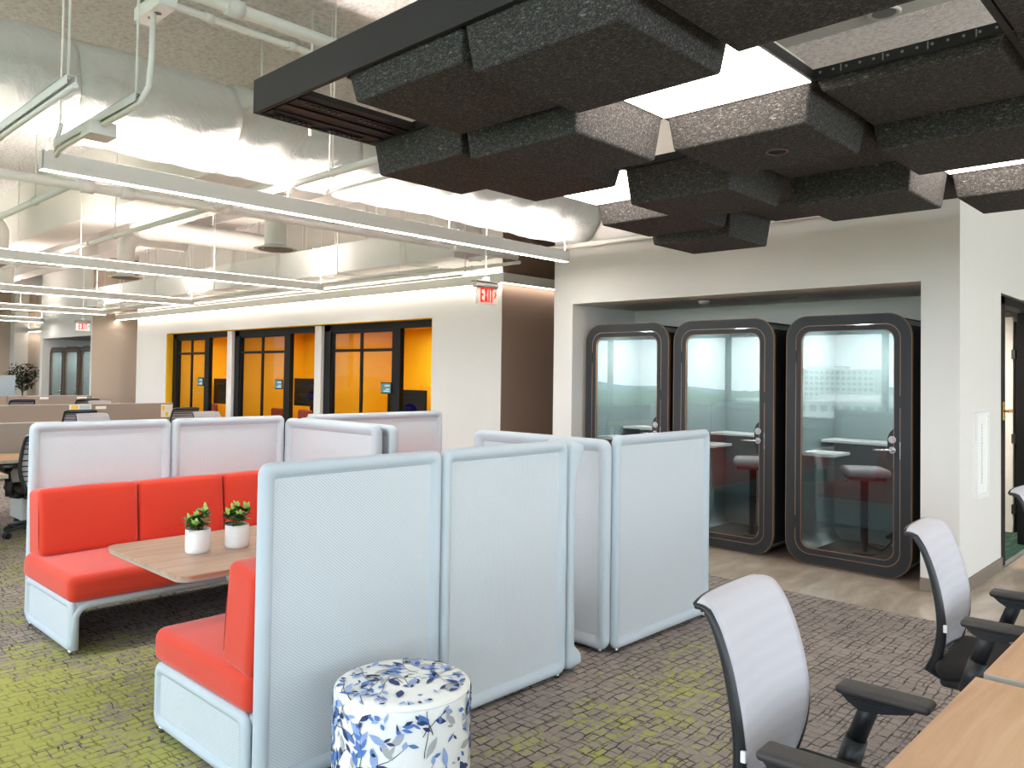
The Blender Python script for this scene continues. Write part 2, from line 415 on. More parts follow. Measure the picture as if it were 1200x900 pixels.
def struct(o, label=None):
    o['kind'] = 'structure'
    if label: o['label'] = label
    return o
def dup(root, loc, rotz=0.0, label=None, group=None):
    kids = {}
    for o in list(COL.objects):
        if o.parent: kids.setdefault(o.parent, []).append(o)
    def cp(o, parent):
        n = o.copy(); COL.objects.link(n)
        if parent: n.parent = parent
        for ch in kids.get(o, []): cp(ch, n)
        return n
    r = cp(root, None); r.location = loc; r.rotation_euler = (0, 0, rotz)
    if label: r['label'] = label
    if group: r['group'] = group
    return r
def sbox(name, lo, hi, mat, label=None, bev=0.0):
    return struct(obj(name, G().box(lo, hi, bev), mat), label)

# ================================================================== CAMERA (world: X runs along the pendants, Y along the booth wall)
F_PX, CY_PX, YAW, PITCH, ROLL = 931.84, 418.49, 0.759911, 0.0228664, 0.0142085
fw = Vector((math.cos(YAW), math.sin(YAW), 0)); rt = Vector((math.sin(YAW), -math.cos(YAW), 0)); up = Vector((0, 0, 1))
f2 = fw * math.cos(PITCH) + up * math.sin(PITCH); u2 = -fw * math.sin(PITCH) + up * math.cos(PITCH)
r3 = rt * math.cos(ROLL) + u2 * math.sin(ROLL); u3 = -rt * math.sin(ROLL) + u2 * math.cos(ROLL)
cam = bpy.data.cameras.new('camera'); co = bpy.data.objects.new('camera', cam); COL.objects.link(co)
co.matrix_world = Matrix(((r3.x, u3.x, -f2.x, 0), (r3.y, u3.y, -f2.y, 0), (r3.z, u3.z, -f2.z, 1.6), (0, 0, 0, 1)))
cam.sensor_width = 36; cam.lens = 36 * F_PX / 1200; cam.shift_y = -(450 - CY_PX) / 1200; cam.clip_start = 0.05; cam.clip_end = 3000
S.camera = co

# ================================================================== SETTING
ZD = 4.2                                   # underside of the deck
XW, XY = 6.612, 7.094                      # booth wall plane, yellow-office wall plane
struct(obj('floor', G().box((-3.2, -6.2, -0.3), (5.84, 31.2, 0.0)), 'carpet'), 'taupe carpet with a dark paver web and yellow-green moss patches')
struct(obj('floor_concrete', G().box((5.84, -6.2, -0.3), (12.2, 31.2, -0.001)), 'concrete'), 'polished brown concrete floor strip in front of the booths')
struct(obj('floor_teal', G().box((7.88, 1.70, -0.002), (12.0, 5.9, 0.004)), 'teal_carpet'), 'teal carpet of the room behind the open door')
struct(obj('ceiling', G().box((-3.2, -6.2, ZD), (12.2, 31.2, ZD + 0.3)), 'deck'), 'white sprayed rough concrete ceiling deck')
def plan(name, rects, mat, z0, z1, label=None):
    g = G()
    for x0, y0, x1, y1 in rects: g.box((x0, y0, z0), (x1, y1, z1))
    return struct(obj(name, g, mat), label)
HH = 2.373
# booth wall with its alcove
g = G()
g.prism([(XW, 0), (7.876, 0), (7.876, HH), (9.3, HH), (9.3, 0), (12.0, 0), (12.0, ZD), (XW, ZD)], lambda u, v, d: (u, d, v), 1.666, 1.80)
g.box((XW, 1.80, 0), (7.77, 1.937, ZD)); g.box((XW, 5.396, 0), (7.77, 5.656, ZD)); g.box((XW, 1.937, HH), (7.9, 5.396, ZD)); g.box((7.78, 1.80, 0), (7.876, 5.656, ZD))
struct(obj('wall_right', g, 'wall_paint'), 'white wall with a wide alcove for three phone booths')
g = G(); g.box((7.88, 1.80, HH - 0.004), (9.3, 5.7, HH + 0.02)); g.box((7.88, 5.6, 0), (12.0, 5.7, HH)); g.box((11.9, 1.8, 0), (12.0, 5.6, HH))
struct(obj('wall_teal', g, 'wall_teal'), 'dark teal walls and ceiling of the side room')
struct(obj('baseboard_right', G().box((XW - 0.012, 1.652, 0), (7.876, 1.668, 0.10), 0.003), 'base_trim'))
struct(obj('baseboard_alcove', G().box((XW - 0.012, 1.66, 0), (XW + 0.002, 1.937, 0.10), 0.003), 'base_trim'))
struct(obj('trim_floor', G().box((7.876, 1.655, 0.0), (9.3, 1.70, 0.009), 0.002), 'galv'), 'metal threshold strip at the doorway')
# yellow-office wall
OY0, OY1 = 8.249, 16.753
g = G(); g.box((XY, 6.93, 0), (XY + .14, OY0, ZD)); g.box((XY, OY1, 0), (XY + .14, 18.30, ZD)); g.box((XY, OY0, HH), (XY + .14, OY1, ZD)); 
struct(obj('wall_back', g, 'wall_paint'), 'white wall with the long yellow office opening')
struct(obj('wall_corridor', G().box((XY + .001, 6.918, 0), (11.9, 6.93, ZD)), 'wall_brown'), 'dark taupe corridor wall')
g = G()
g.box((XY + .002, OY1 - .012, 0), (XY + 1.7, OY1 + .05, HH)); g.box((XY + .002, OY0 - .05, 0), (XY + 1.7, OY0 + .012, HH))
g.box((8.72, OY0, 0), (8.8, OY1, HH + .2)); g.box((XY + .002, OY0, HH - .01), (8.8, OY1, HH + .05))
for yy in (11.13, 14.14): g.box((7.33, yy - .05, 0), (8.75, yy + .05, HH))
struct(obj('wall_yellow', g, 'wall_yellow'), 'bright yellow inner walls of the three small offices')
g = G(); g.box((XY + .14, 6.93, 0), (8.8, 8.2, ZD)); g.box((XY + .14, 16.85, 0), (11.9, 18.30, ZD)); g.box((8.8, 8.2, 0), (8.9, 16.85, ZD)); g.box((XY+.14, 8.2, HH + .06), (8.8, 16.85, ZD))
struct(obj('wall_core', g, 'wall_tan'))
# far alcove block with three more booths
X2 = 6.53
g = G(); g.box((X2, 19.41, 0), (7.7, 19.50, ZD)); g.box((X2, 22.95, 0), (7.7, 23.12, ZD)); g.box((X2, 19.50, HH), (7.8, 22.95, ZD)); g.box((7.7, 19.41, 0), (7.9, 23.12, ZD))
struct(obj('wall_far', g, 'wall_paint'), 'far white wall with its own booth alcove')
g = G(); g.box((X2 + .002, 19.40, 0), (12.0, 19.412, ZD)); g.box((7.9, 23.12, 0), (8.0, 31, ZD)); g.box((-3, 30.9, 0), (8, 31.0, ZD))
struct(obj('wall_tan', g, 'wall_tan'), 'tan walls at the far end of the office')
struct(obj('wall_column', G().box((7.25, 28.3, 0), (7.65, 28.7, ZD), .01), 'wall_paint'), 'white column at the far end')
g = G(); g.box((12.0, -6.2, 0), (12.2, 31.2, ZD)); g.box((-3.2, 31.0, 0), (12.2, 31.2, ZD)); g.box((9.9, 5.7, 0), (10, 6.92, ZD))
struct(obj('wall_end', g, 'wall_tan'))

# curtain wall with windows behind the camera
SILL, HEAD = 0.74, 3.45
g = G(); g.box((-3.2, -6.2, -.3), (-3.0, 31.2, SILL)); g.box((-3.2, -6.2, HEAD), (-3.0, 31.2, ZD))
struct(obj('wall_window', g, 'wall_dark'))
g = G(); g.box((-3.0, -6.2, -.3), (12.2, -6.0, SILL)); g.box((-3.0, -6.2, HEAD), (12.2, -6.0, ZD))
struct(obj('wall_window_side', g, 'wall_dark'))
ys = [-6.1, -3.95, -0.8, 2.35, 5.55, 9.0, 12.35, 15.6, 18.8, 22.0, 25.2, 28.4, 31.1]
for i, (a_, b_) in enumerate(zip(ys, ys[1:])):
    w = struct(bpy.data.objects.new('window_%d' % (i + 1), None)); COL.objects.link(w); w.location = (-3.1, (a_ + b_) / 2, SILL)
    h = (b_ - a_) / 2; H_ = HEAD - SILL; g = G()
    for lo, hi in (((-.06, -h, 0), (.06, -h + .05, H_)), ((-.06, h - .05, 0), (.06, h, H_)), ((-.06, -h, 0), (.06, h, .05)), ((-.06, -h, H_ - .05), (.06, h, H_)), ((-.06, -h, 1.80), (.06, h, 1.89))): g.box(lo, hi)
    obj('window_frame', g, 'window_black', w)
    obj('window_pane', G().box((-.004, -h + .04, .04), (.004, h - .04, H_ - .04)), 'window_glass', w)
xs = [-3.0, 0.0, 3.0, 6.0, 9.0, 12.1]
for i, (a_, b_) in enumerate(zip(xs, xs[1:])):
    w = struct(bpy.data.objects.new('window_%d' % (i + 21), None)); COL.objects.link(w); w.location = ((a_ + b_) / 2, -6.1, SILL)
    h = (b_ - a_) / 2; H_ = HEAD - SILL; g = G()
    for lo, hi in (((-h, -.06, 0), (-h + .05, .06, H_)), ((h - .05, -.06, 0), (h, .06, H_)), ((-h, -.06, 0), (h, .06, .05)), ((-h, -.06, H_ - .05), (h, .06, H_)), ((-h, -.06, 1.80), (h, .06, 1.89))): g.box(lo, hi)
    obj('window_frame', g, 'window_black', w)
    obj('window_pane', G().box((-h + .04, -.004, .04), (h - .04, .004, H_ - .04)), 'window_glass', w)

# office fronts: black frames, glazed sliding leaf, open half
XF = 7.282
bays = ((OY0 + .02, 11.07, 9.2), (11.28, 14.06, 12.19), (14.27, OY1 - .01, 15.18))   # y0 (right), y1 (left), stile
for i, (y0, y1, st) in enumerate(bays):
    d = struct(bpy.data.objects.new('door_%d' % (i + 1), None)); COL.objects.link(d); d.location = (XF, (y0 + y1) / 2, 0); yc = (y0 + y1) / 2
    g = G(); t = HH - .012
    g.box((-.05, y0 - yc, t - .10), (.05, y1 - yc, t)); g.box((-.05, y1 - yc - .18, 0), (.05, y1 - yc, t)); g.box((-.05, y0 - yc, 0), (.05, y0 - yc + .03, t))
    obj('door_frame', g, 'office_black', d)
    g = G(); s_ = st - yc; e = y1 - yc - .18
    g.box((-.055, s_ - .095, 0), (.02, s_ + .095, t - .1)); g.box((-.03, e - .03, 0), (.02, e, t - .1)); g.box((-.03, s_, t - .14), (.02, e, t - .1)); g.box((-.03, s_, 0.0), (.02, e, .1))
    m_ = (s_ + .11 + e) / 2
    g.box((-.025, m_ - .022, .1), (.01, m_ + .022, t - .1)); g.box((-.025, s_, 1.93), (.01, e, 1.975))
    obj('sliding_leaf', g, 'office_black', d)
    obj('glass_pane', G().box((-.008, s_ + .1, .1), (.0, e - .02, t - .12)), 'office_glass', d)
for i, yy in enumerate((11.175, 14.165)):
    struct(obj('trim_%d' % (i + 1), G().box((XF - .10, yy - .096, 0), (XF + .05, yy + .096, HH - .015), .004), 'wall_paint'), 'white post between two office fronts')

# ceiling beam
struct(obj('ceiling_beam', G().box((3.31, 6.95, 3.4), (3.8, 31, ZD), .01), 'wall_paint'), 'white boxed ceiling beam running towards the far end')
struct(obj('ceiling_beam_second', G().box((5.4, 8.2, 3.75), (5.75, 31, ZD), .01), 'wall_paint'))

# doorway on the right
d = struct(bpy.data.objects.new('door_4', None)); COL.objects.link(d); d.location = (7.876, 1.8, 0)
g = G(); g.box((0.002, -.13, 0), (.175, 0.0, HH - .02), .003); g.box((.002, -.13, HH - .09), (1.42, 0.0, HH - .02), .003); g.box((1.30, -.13, 0), (1.42, 0.0, HH), .003)
obj('door_frame', g, 'office_black', d)
g = G(); g.box((.075, -.136, 1.27), (.125, -.129, 1.43), .002); g.cyl((.10, -.13, 1.35), (.10, -.175, 1.35), .012, seg=12); g.soft((.115, .022, .026), (.135, -.178, 1.35), .010); obj('door_handle', g, 'brass', d)
d = struct(bpy.data.objects.new('door_5', None)); COL.objects.link(d); d.location = (9.85, 1.97, 0)
obj('door_jamb', G().box((0, 0, 0), (.10, .42, 2.3), .004), 'wall_paint', d)
obj('door_leaf', G().box((.03, -.165, .01), (.08, -.004, 2.25), .003), 'office_black', d)
for z_ in (1.9, 1.0, .25): obj('hinge', G().box((-.008, -.02, z_ - .05), (.03, .016, z_ + .05), .002), 'black_metal', d)

# wall plaque on the right wall
pl = thing('wall_plaque', 'white framed vertical plaque mounted on the wall beside the open doorway', 'plaque', (7.207, 1.666, 1.02))
def TX(y0):      # (u along +X, v up, d outwards to -Y)
    return lambda u, v, d: (u, -d, v)
g = G(); g.ring(rr(.37, .68, .004), rr(.31, .62, .004), 0, .022, TX(0)); obj('frame', g, 'white_metal', pl)
obj('face', G().box((-.156, -.010, -.312), (.156, 0.0, .312)), 'paper', pl)
g = G()
for k in range(26):
    zz = .24 - k * .0185
    g.box((-.012, -.0108, zz - random.uniform(.003, .0065)), (.012 + random.uniform(-.008, .004), -.0098, zz + .005))
obj('lettering', g, 'mark_grey', pl)

# ================================================================== PHONE BOOTHS
def booth(name, label, loc, group, W=1.04, H=2.145):
    t = thing(name, label, 'phone booth', loc, 0, group)
    zc = H / 2 + .008
    T = lambda u, v, d: (d, u, v + zc)
    g = G(); g.ring(rr(W - .035, H - .035, .18, 8), rr(W - .13, H - .13, .13, 8), .035, .94, T, 'booth_inside', 'booth_side')
    # the outer skin of the shell is black, its lining grey-teal
    shell = obj('shell', g, None, t)
    bm = bmesh.new(); bm.from_mesh(shell.data); bm.faces.ensure_lookup_table()
    for f in bm.faces:
        c = f.calc_center_median(); r = max(abs(c.y) / (W / 2 - .05), abs(c.z - zc) / (H / 2 - .05))
        f.material_index = shell.data.materials.find('booth_side') if r > 1.0 else shell.data.materials.find('booth_inside')
        f.smooth = False
    bm.to_mesh(shell.data); bm.free()
    g = G().prism(rr(W - .05, H - .05, .17, 8), T, .93, .96); obj('back_panel', g, 'booth_inside', t)
    g = G().box((.045, -W/2 + .07, .065), (.92, W/2 - .07, .085)); obj('floor_mat', g, 'booth_dark_inside', t)
    g = G(); g.ring(rr(W, H, .19, 8), rr(W - .17, H - .17, .125, 8), 0, .034, T, 'booth_face', 'copper'); obj('front_frame', g, None, t)
    dr = None
    g = G(); g.ring(rr(W - .182, H - .182, .12, 8), rr(W - .275, H - .275, .085, 8), .002, .03, T, 'booth_face', 'copper')
    # widened stile behind the handle
    g.prism([(-.39, -.18), (-.355, -.145), (-.335, -.10), (-.335, .06), (-.355, .105), (-.39, .14)], T, .003, .03, 'booth_face')
    dr = obj('door', g, None, t)
    g = G(); g.ring(rr(W - .170, H - .170, .125, 8), rr(W - .181, H - .181, .12, 8), -.0008, .0015, T, 'copper'); g.ring(rr(W + .001, H + .001, .19, 8), rr(W - .008, H - .008, .187, 8), -.0008, .002, T, 'copper'); obj('copper_edging', g, None, t)
    g = G(); g.ring(rr(W - .268, H - .268, .088, 8), rr(W - .278, H - .278, .084, 8), .0005, .004, T, 'copper'); obj('glass_bead', g, None, dr)
    obj('glass_pane', G().prism(rr(W - .27, H - .27, .085, 8), T, .016, .018), 'booth_glass', dr)
    g = G(); zh = 1.04 - zc
    g.cyl(T(-.375, zh, .002), T(-.375, zh, -.012), .028, seg=20); g.cyl(T(-.375, zh, -.01), T(-.375, zh, -.045), .011, seg=12)
    g.tube([T(-.382, zh, -.045), T(-.36, zh, -.047), T(-.30, zh - .002, -.047), T(-.235, zh - .004, -.043)], .0095, 10); obj('handle', g, 'chrome', dr)
    g = G(); g.cyl(T(-.375, zh + .085, .002), T(-.375, zh + .085, -.010), .030, seg=20); g.cyl(T(-.375, zh + .085, -.009), T(-.375, zh + .085, -.014), .02, seg=16, m=None); obj('lock_rosette', g, 'chrome', dr)
    obj('strike_plate', G().box(T(-.437, zh - .07, .001), T(-.429, zh + .07, -.003)), 'chrome', t)
    for v in (.72, -.72):
        obj('hinge', G().box(T(.428, v - .055, .004), T(.442, v + .055, -.006), .002), 'black_metal', dr)
    for v in (.35,):
        obj('latch', G().box(T(-.436, v - .05, .004), T(-.428, v + .05, -.003), .001), 'black_metal', t)
    # inside: white L-shaped shelf with a wooden block, round glowing disc added to lighten the interior
    g = G(); g.box((.60, -.43, 1.02), (.92, .45, 1.045), .004, 'ceramic'); g.box((.10, .14, .93), (.48, .45, .955), .004, 'ceramic'); obj('shelf', g, None, t)
    obj('wood_box', G().box((.65, -.42, 1.046), (.88, -.27, 1.18), .004), 'booth_wood', t)
    g = G().cyl((.45, 0, H - .062), (.45, 0, H - .075), .08, seg=20); obj('fill_disc', g, 'booth_fill', t)
    for yy in (-.3, .3):
        for xx in (.15, .8): obj('foot', G().cyl((xx, yy, 0), (xx, yy, .03), .03), 'black_metal', t)
    return t
by = (4.825, 3.727, 2.572)
b1 = booth('phone_booth', 'dark phone booth nearest the left wall of the near alcove, half hidden by screens', (6.785, by[0], 0), 'phone booths in the near alcove')
b2 = dup(b1, (6.785, by[1], 0), 0, 'dark grey phone booth in the middle of the near alcove of three')
b3 = dup(b1, (6.785, by[2], 0), 0, 'dark grey phone booth at the right end of the near alcove, seen whole')
fg = 'phone booths in the far alcove'
dup(b1, (6.70, 22.39, 0), 0, 'small far phone booth at the left of the distant alcove', fg)
dup(b1, (6.70, 21.29, 0), 0, 'small far phone booth in the middle of the distant alcove', fg)
dup(b1, (6.70, 20.13, 0), 0, 'small far phone booth at the right of the distant alcove, partly cut by the wall', fg)

def stool(label, loc, rz):
    t = thing('booth_stool', label, 'stool', loc, rz, 'stools in the phone booths')
    g = G().soft((.36, .36, .07), (0, 0, .80), .034, (0, 0, .012), 'seat_grey')
    st = obj('seat', g, None, t)
    obj('seat_base', G().soft((.30, .30, .035), (0, 0, .75), .017, (0, 0, 0), 'dark_red'), None, t)
    g = G(); g.cyl((0, 0, .09), (0, 0, .735), .032, seg=20, m='black_metal'); g.cyl((0, 0, .085), (0, 0, .10), .10, seg=24, m='black_metal'); obj('pole', g, None, t)
    g = G(); g.tube([(.02, 0, .16), (.14, -.03, .13), (.2, -.06, .2), (.22, -.08, .27)], .014, 8); g.cyl((.14, -.20, .27), (.30, .04, .29), .017, seg=10); obj('footrest', g, 'black_metal', t)
    g = G(); g.tube([(-.05, .0, .74), (-.12, .03, .735), (-.15, .04, .70)], .008, 6); obj('lever', g, 'chrome', t)
    return t
s1 = stool('round grey stool with a footrest inside the fully visible right phone booth', (7.22, 2.57, 0), -1.0)
dup(s1, (7.22, 3.62, 0), -1.1, 'round stool seen through the glass of the middle near phone booth')

# ================================================================== LOUNGE SCREENS AND SOFAS
def screen(g, T, L, H, dep=.028, rim=.062, r=.045, core=.006):
    prof = [(0, 0), (.0035, .5), (.012, .86), (.024, 1.0), (.040, .93), (rim - .012, .55), (rim - .003, .3), (rim, None)]
    lp = []
    seq = [(o, (core if k is None else dep * k)) for o, k in prof]
    def loop(o, w): return [T(u, v, w) for u, v in rr(L - 2*o, H - 2*o, max(r - o * .55, .012), 6)]
    for o, w in seq[::-1]: lp.append(loop(o, -w))
    for o, w in seq[1:]: lp.append(loop(o, w))
    n0 = len(g.bm.faces)
    g.loops(lp, 'knit_rim', cap0=False, cap1=False)
    R = rim; c0 = [g.bm.verts.new(p) for p in loop(rim, -core)]; g.face(c0[::-1], 'knit_dots'); c1 = [g.bm.verts.new(p) for p in loop(rim, core)]; g.face(c1, 'knit_dots')
    return g
SH = 1.236
def TXs(xc, y, zc): return lambda u, v, w: (xc + u, y + w, zc + v)
def TYs(x, yc, zc): return lambda u, v, w: (x + w, yc + u, zc + v)
def sofa(name, label, x0, yb, sd, panels, wing, nback, seat_to, nseat_cushions, group, thick_wing=None, wing_len=1.17):
    """x0: left end, yb: plane of the back screens, sd: +1 seat to +Y / -1 seat to -Y; panels: x-edges of the screens"""
    t = thing(name, label, 'sofa', (x0, yb, 0), 0, group)
    L = seat_to
    for a_, b_ in zip(panels, panels[1:]):
        g = G(); screen(g, TXs((a_ + b_) / 2 - x0, 0, .02 + SH / 2), b_ - a_ - .006, SH); obj('back_screen', g, None, t)
        for xx in (a_ + .05, b_ - .05):
            obj('glide', G().cyl((xx - x0, 0, 0), (xx - x0, 0, .026), .012, seg=10), 'chrome', t)
    if wing is not None:
        wx = wing - x0; wl = wing_len; y_ = sd * (wl / 2 + .0)
        if thick_wing:
            g = G(); lp = []; n = 48
            for i in range(n + 1):
                v = i / n; z = .022 + (SH - .01) * v
                e = min(v, 1 - v) * SH
                top = v > .5; f0, f1 = (.05, .21) if top else (.06, .14)
                q_ = min(1, max(0, (e - f0) / (f1 - f0))); th = .056 + .062 * (1 - q_ * q_ * (3 - 2 * q_))
                if e < .02: th -= .05 * (1 - e / .02) ** 2
                ins = .018 * max(0, 1 - e / .03) ** 2
                xa, xb = -.045 + ins, -.045 + th - ins * .4
                yy0, yy1 = -.03 + ins, wl - ins
                poly = rr(xb - xa, yy1 - yy0, min(.022, (xb - xa) * .45), 4)
                lp.append([(wx + (xa + xb) / 2 + p, sd * ((yy0 + yy1) / 2 + q), z) for p, q in poly])
            g.loops(lp, 'knit_rim'); obj('side_screen', g, None, t)
            g = G().cyl((wx - .02, 0.05 * sd, 0), (wx - .02, .05 * sd, .03), .012, seg=10); obj('glide', g, 'chrome', t)
        else:
            g = G(); screen(g, TYs(wx, y_, .02 + (SH - .02) / 2), wl, SH - .02, dep=.036, rim=.075, r=.06); obj('side_screen', g, None, t)
            obj('glide', G().cyl((wx, .06 * sd, 0), (wx, .06 * sd, .026), .012, seg=10), 'chrome', t)
    D0, D1 = .045, .87                                    # seat depth range measured from the back
    for k, xx in enumerate((0.012, L - .012)):
        g = G(); screen(g, TYs(xx, sd * (D0 + D1) / 2, .02 + .145), D1 - D0, .285, dep=.022, rim=.055, r=.05, core=.008); obj('end_panel', g, None, t)
        for dd in (.1, .82): obj('glide', G().cyl((xx, sd * dd, 0), (xx, sd * dd, .03), .012, seg=10), 'chrome', t)
    g = G(); g.box((.02, sd * D0, .262), (L - .02, sd * (D1 - .01), .298), .012, 'knit_rim')
    ye = sd * (D1 - .012); R_ = .075
    pts = [(.02, ye, .035), (.02, ye, .29 - R_)] + [(.02 + R_ * (1 - math.cos(a)), ye, .285 - R_ + R_ * math.sin(a) - .008) for a in [PI/2 * k / 6 for k in range(1, 7)]] + [(L / 2, ye, .277)]
    g.tube(pts, .022, 10, 'knit_rim'); g.tube([(L - p[0], p[1], p[2]) for p in pts], .022, 10, 'knit_rim')
    obj('seat_base', g, None, t)
    sw = (L - .01) / nseat_cushions
    for k in range(nseat_cushions):
        xm = sw * (k + .5)
        g = G(); g.soft((sw + (.03 if nseat_cushions == 1 else .01), D1 - D0 + .03, .15), (xm - (.012 if nseat_cushions == 1 else 0), sd * ((D0 + D1) / 2 + .012), .372), .045, (0, 0, .014), 'red_wool', 8)
        yy = sd * (D1 + .02)
        g.tube([(xm - sw/2 + .04, yy, .415), (xm, yy + sd * .002, .418), (xm + sw/2 - .04, yy, .415)], .0035, 6, 'red_seam')
        obj('seat_cushion', g, None, t)
    bw = (L - .01) / nback
    for k in range(nback):
        xm = bw * (k + .5)
        R = Matrix.Translation((xm, sd * .165, .44)) @ Matrix.Rotation(sd * .11, 4, 'X')
        g = G(); g.soft((bw - .006, .225, .41), (0, 0, .205), .034, (0, .014, .006), 'red_wool', 8, mat=R)
        y1 = sd * .085
        lp = [(-bw/2 + .035, y1, .36), (0, y1 + sd*.004, .365), (bw/2 - .035, y1, .36)]
        g.tube([R @ Vector((p[0], sd * .092, .395)) for p in lp], .0035, 6, 'red_seam')
        for sx in (-1, 1): g.tube([R @ Vector((sx * (bw/2 - .006), sd * .088, .05)), R @ Vector((sx * (bw/2 - .004), sd * .09, .2)), R @ Vector((sx * (bw/2 - .008), sd * .088, .37))], .003, 6, 'red_seam')
        g.box((-.012, -.006, .405), (.012, .012, .414), .002, 'red_seam', R)
        obj('back_cushion', g, None, t)
    return t
LG = 'red lounge sofas with pale blue screens'
sofa('lounge_sofa', 'long red sofa with pale blue screens behind the wood table, facing the camera', 1.555, 5.69, -1, (1.555, 2.457, 3.36), 3.392, 3, 1.80, 1, LG, wing_len=1.21)
sofa('lounge_sofa', 'red sofa seen from behind its pale blue screens, beside the floral pouf', 1.515, 2.742, 1, (1.515, 2.421, 3.318), 3.372, 3, 1.80, 2, LG, thick_wing=True, wing_len=.17)
sofa('lounge_sofa', 'lounge sofa hidden behind pale screens, right next to the phone booths', 3.765, 2.757, 1, (3.765, 4.84), 3.738, 2, 1.07, 1, LG, wing_len=1.12)
sofa('lounge_sofa', 'farthest lounge sofa, only its pale screen top shows under the right yellow office', 3.56, 5.69, -1, (3.56, 5.03), 3.50, 2, 1.47, 1, LG, wing_len=1.25)

# wood table with two plants
t = thing('lounge_table', 'long wood-topped table with rounded corners between the red sofas', 'table', (2.42, 4.06, 0))
Tz = lambda u, v, d: (u, v, d)
g = G(); g.prism(rr(1.62, .93, .07, 8), Tz, .640, .655, 'table_wood'); g.prism(rr(1.61, .92, .068, 8), Tz, .625, .640, 'desk_edge'); obj('tabletop', g, None, t)
for xx in (.22, .62):
    g = G(); g.cyl((xx, 0, .02), (xx, 0, .626), .035, seg=20); g.lathe([(.25, 0), (.25, .012), (.05, .026), (.036, .03)], (xx, 0, 0), 32); obj('pedestal', g, 'white_metal', t)
def leaf_mesh(g, base, d, nrm, ln, w, m, curl=.15):
    d = d.normalized(); s = d.cross(nrm).normalized(); n = s.cross(d).normalized()
    prof = [(0, .12), (.25, .8), (.5, 1.0), (.75, .75), (1.0, .06)]
    L_, R_, C_ = [], [], []
    for tt, ww in prof:
        c_ = base + d * ln * tt - n * curl * ln * tt * tt
        C_.append(g.bm.verts.new(c_ - n * .06 * w)); L_.append(g.bm.verts.new(c_ + s * w * .5 * ww)); R_.append(g.bm.verts.new(c_ - s * w * .5 * ww))
    for i in range(4):
        g.face([L_[i], C_[i], C_[i+1], L_[i+1]], m, True); g.face([C_[i], R_[i], R_[i+1], C_[i+1]], m, True)
def potted(label, loc, seed, spread):
    rnd = random.Random(seed)
    t = thing('potted_plant', label, 'plant', loc, 0, 'small plants on the wood table')
    g = G().lathe([(.055, 0), (.060, .004), (.062, .02), (.062, .120), (.059, .122), (.056, .119), (.056, .10), (.001, .10)], (0, 0, 0), 40, caps=False); g.cyl((0, 0, 0), (0, 0, .003), .056, seg=40); obj('pot', g, 'ceramic', t)
    obj('soil', G().lathe([(.056, .102), (.04, .108), (.001, .106)], (0, 0, 0), 24, caps=False), 'soil', t)
    for k, (ang, h, out) in enumerate(spread):
        tip = Vector((math.cos(ang) * out, math.sin(ang) * out, .12 + h)); b = Vector((math.cos(ang) * .02, math.sin(ang) * .02, .10))
        st = obj('stem', G().tube([b, (b + tip) / 2 + Vector((rnd.uniform(-.006, .006), 0, 0)), tip], .003, 6), 'stem', t)
        g = G()
        for q in range(20):
            lv = q // 6; a_ = ang + q * 2.4 + rnd.uniform(-.3, .3)
            el = (.15, .45, .8, 1.2)[min(lv, 3)] + rnd.uniform(-.2, .2)
            d = Vector((math.cos(a_) * math.cos(el), math.sin(a_) * math.cos(el), math.sin(el)))
            p = b.lerp(tip, (.45, .68, .86, 1.0)[min(lv, 3)])
            m = 'leaf_light' if (lv >= 3 or rnd.random() < .18) else ('leaf_mid' if rnd.random() < .5 else 'leaf_dark')
            leaf_mesh(g, p, d, Vector((0, 0, 1)) if abs(d.z) < .9 else Vector((1, 0, 0)), rnd.uniform(.036, .05), rnd.uniform(.034, .046), m)
        obj('leaves', g, None, st)
    return t
potted('small leafy plant in a white pot, the nearer one to the table corner', (1.905, 4.055, .6555), 3, [(2.4, .045, .045), (.4, .06, .05), (4.0, .03, .055), (5.3, .095, .035), (1.5, .05, .02)])
potted('small leafy plant in a white pot, the one closer to the tall screen', (2.115, 4.04, .6555), 11, [(2.0, .075, .03), (.2, .07, .06), (4.4, .045, .05), (3.0, .055, .05), (1.0, .085, .015)])

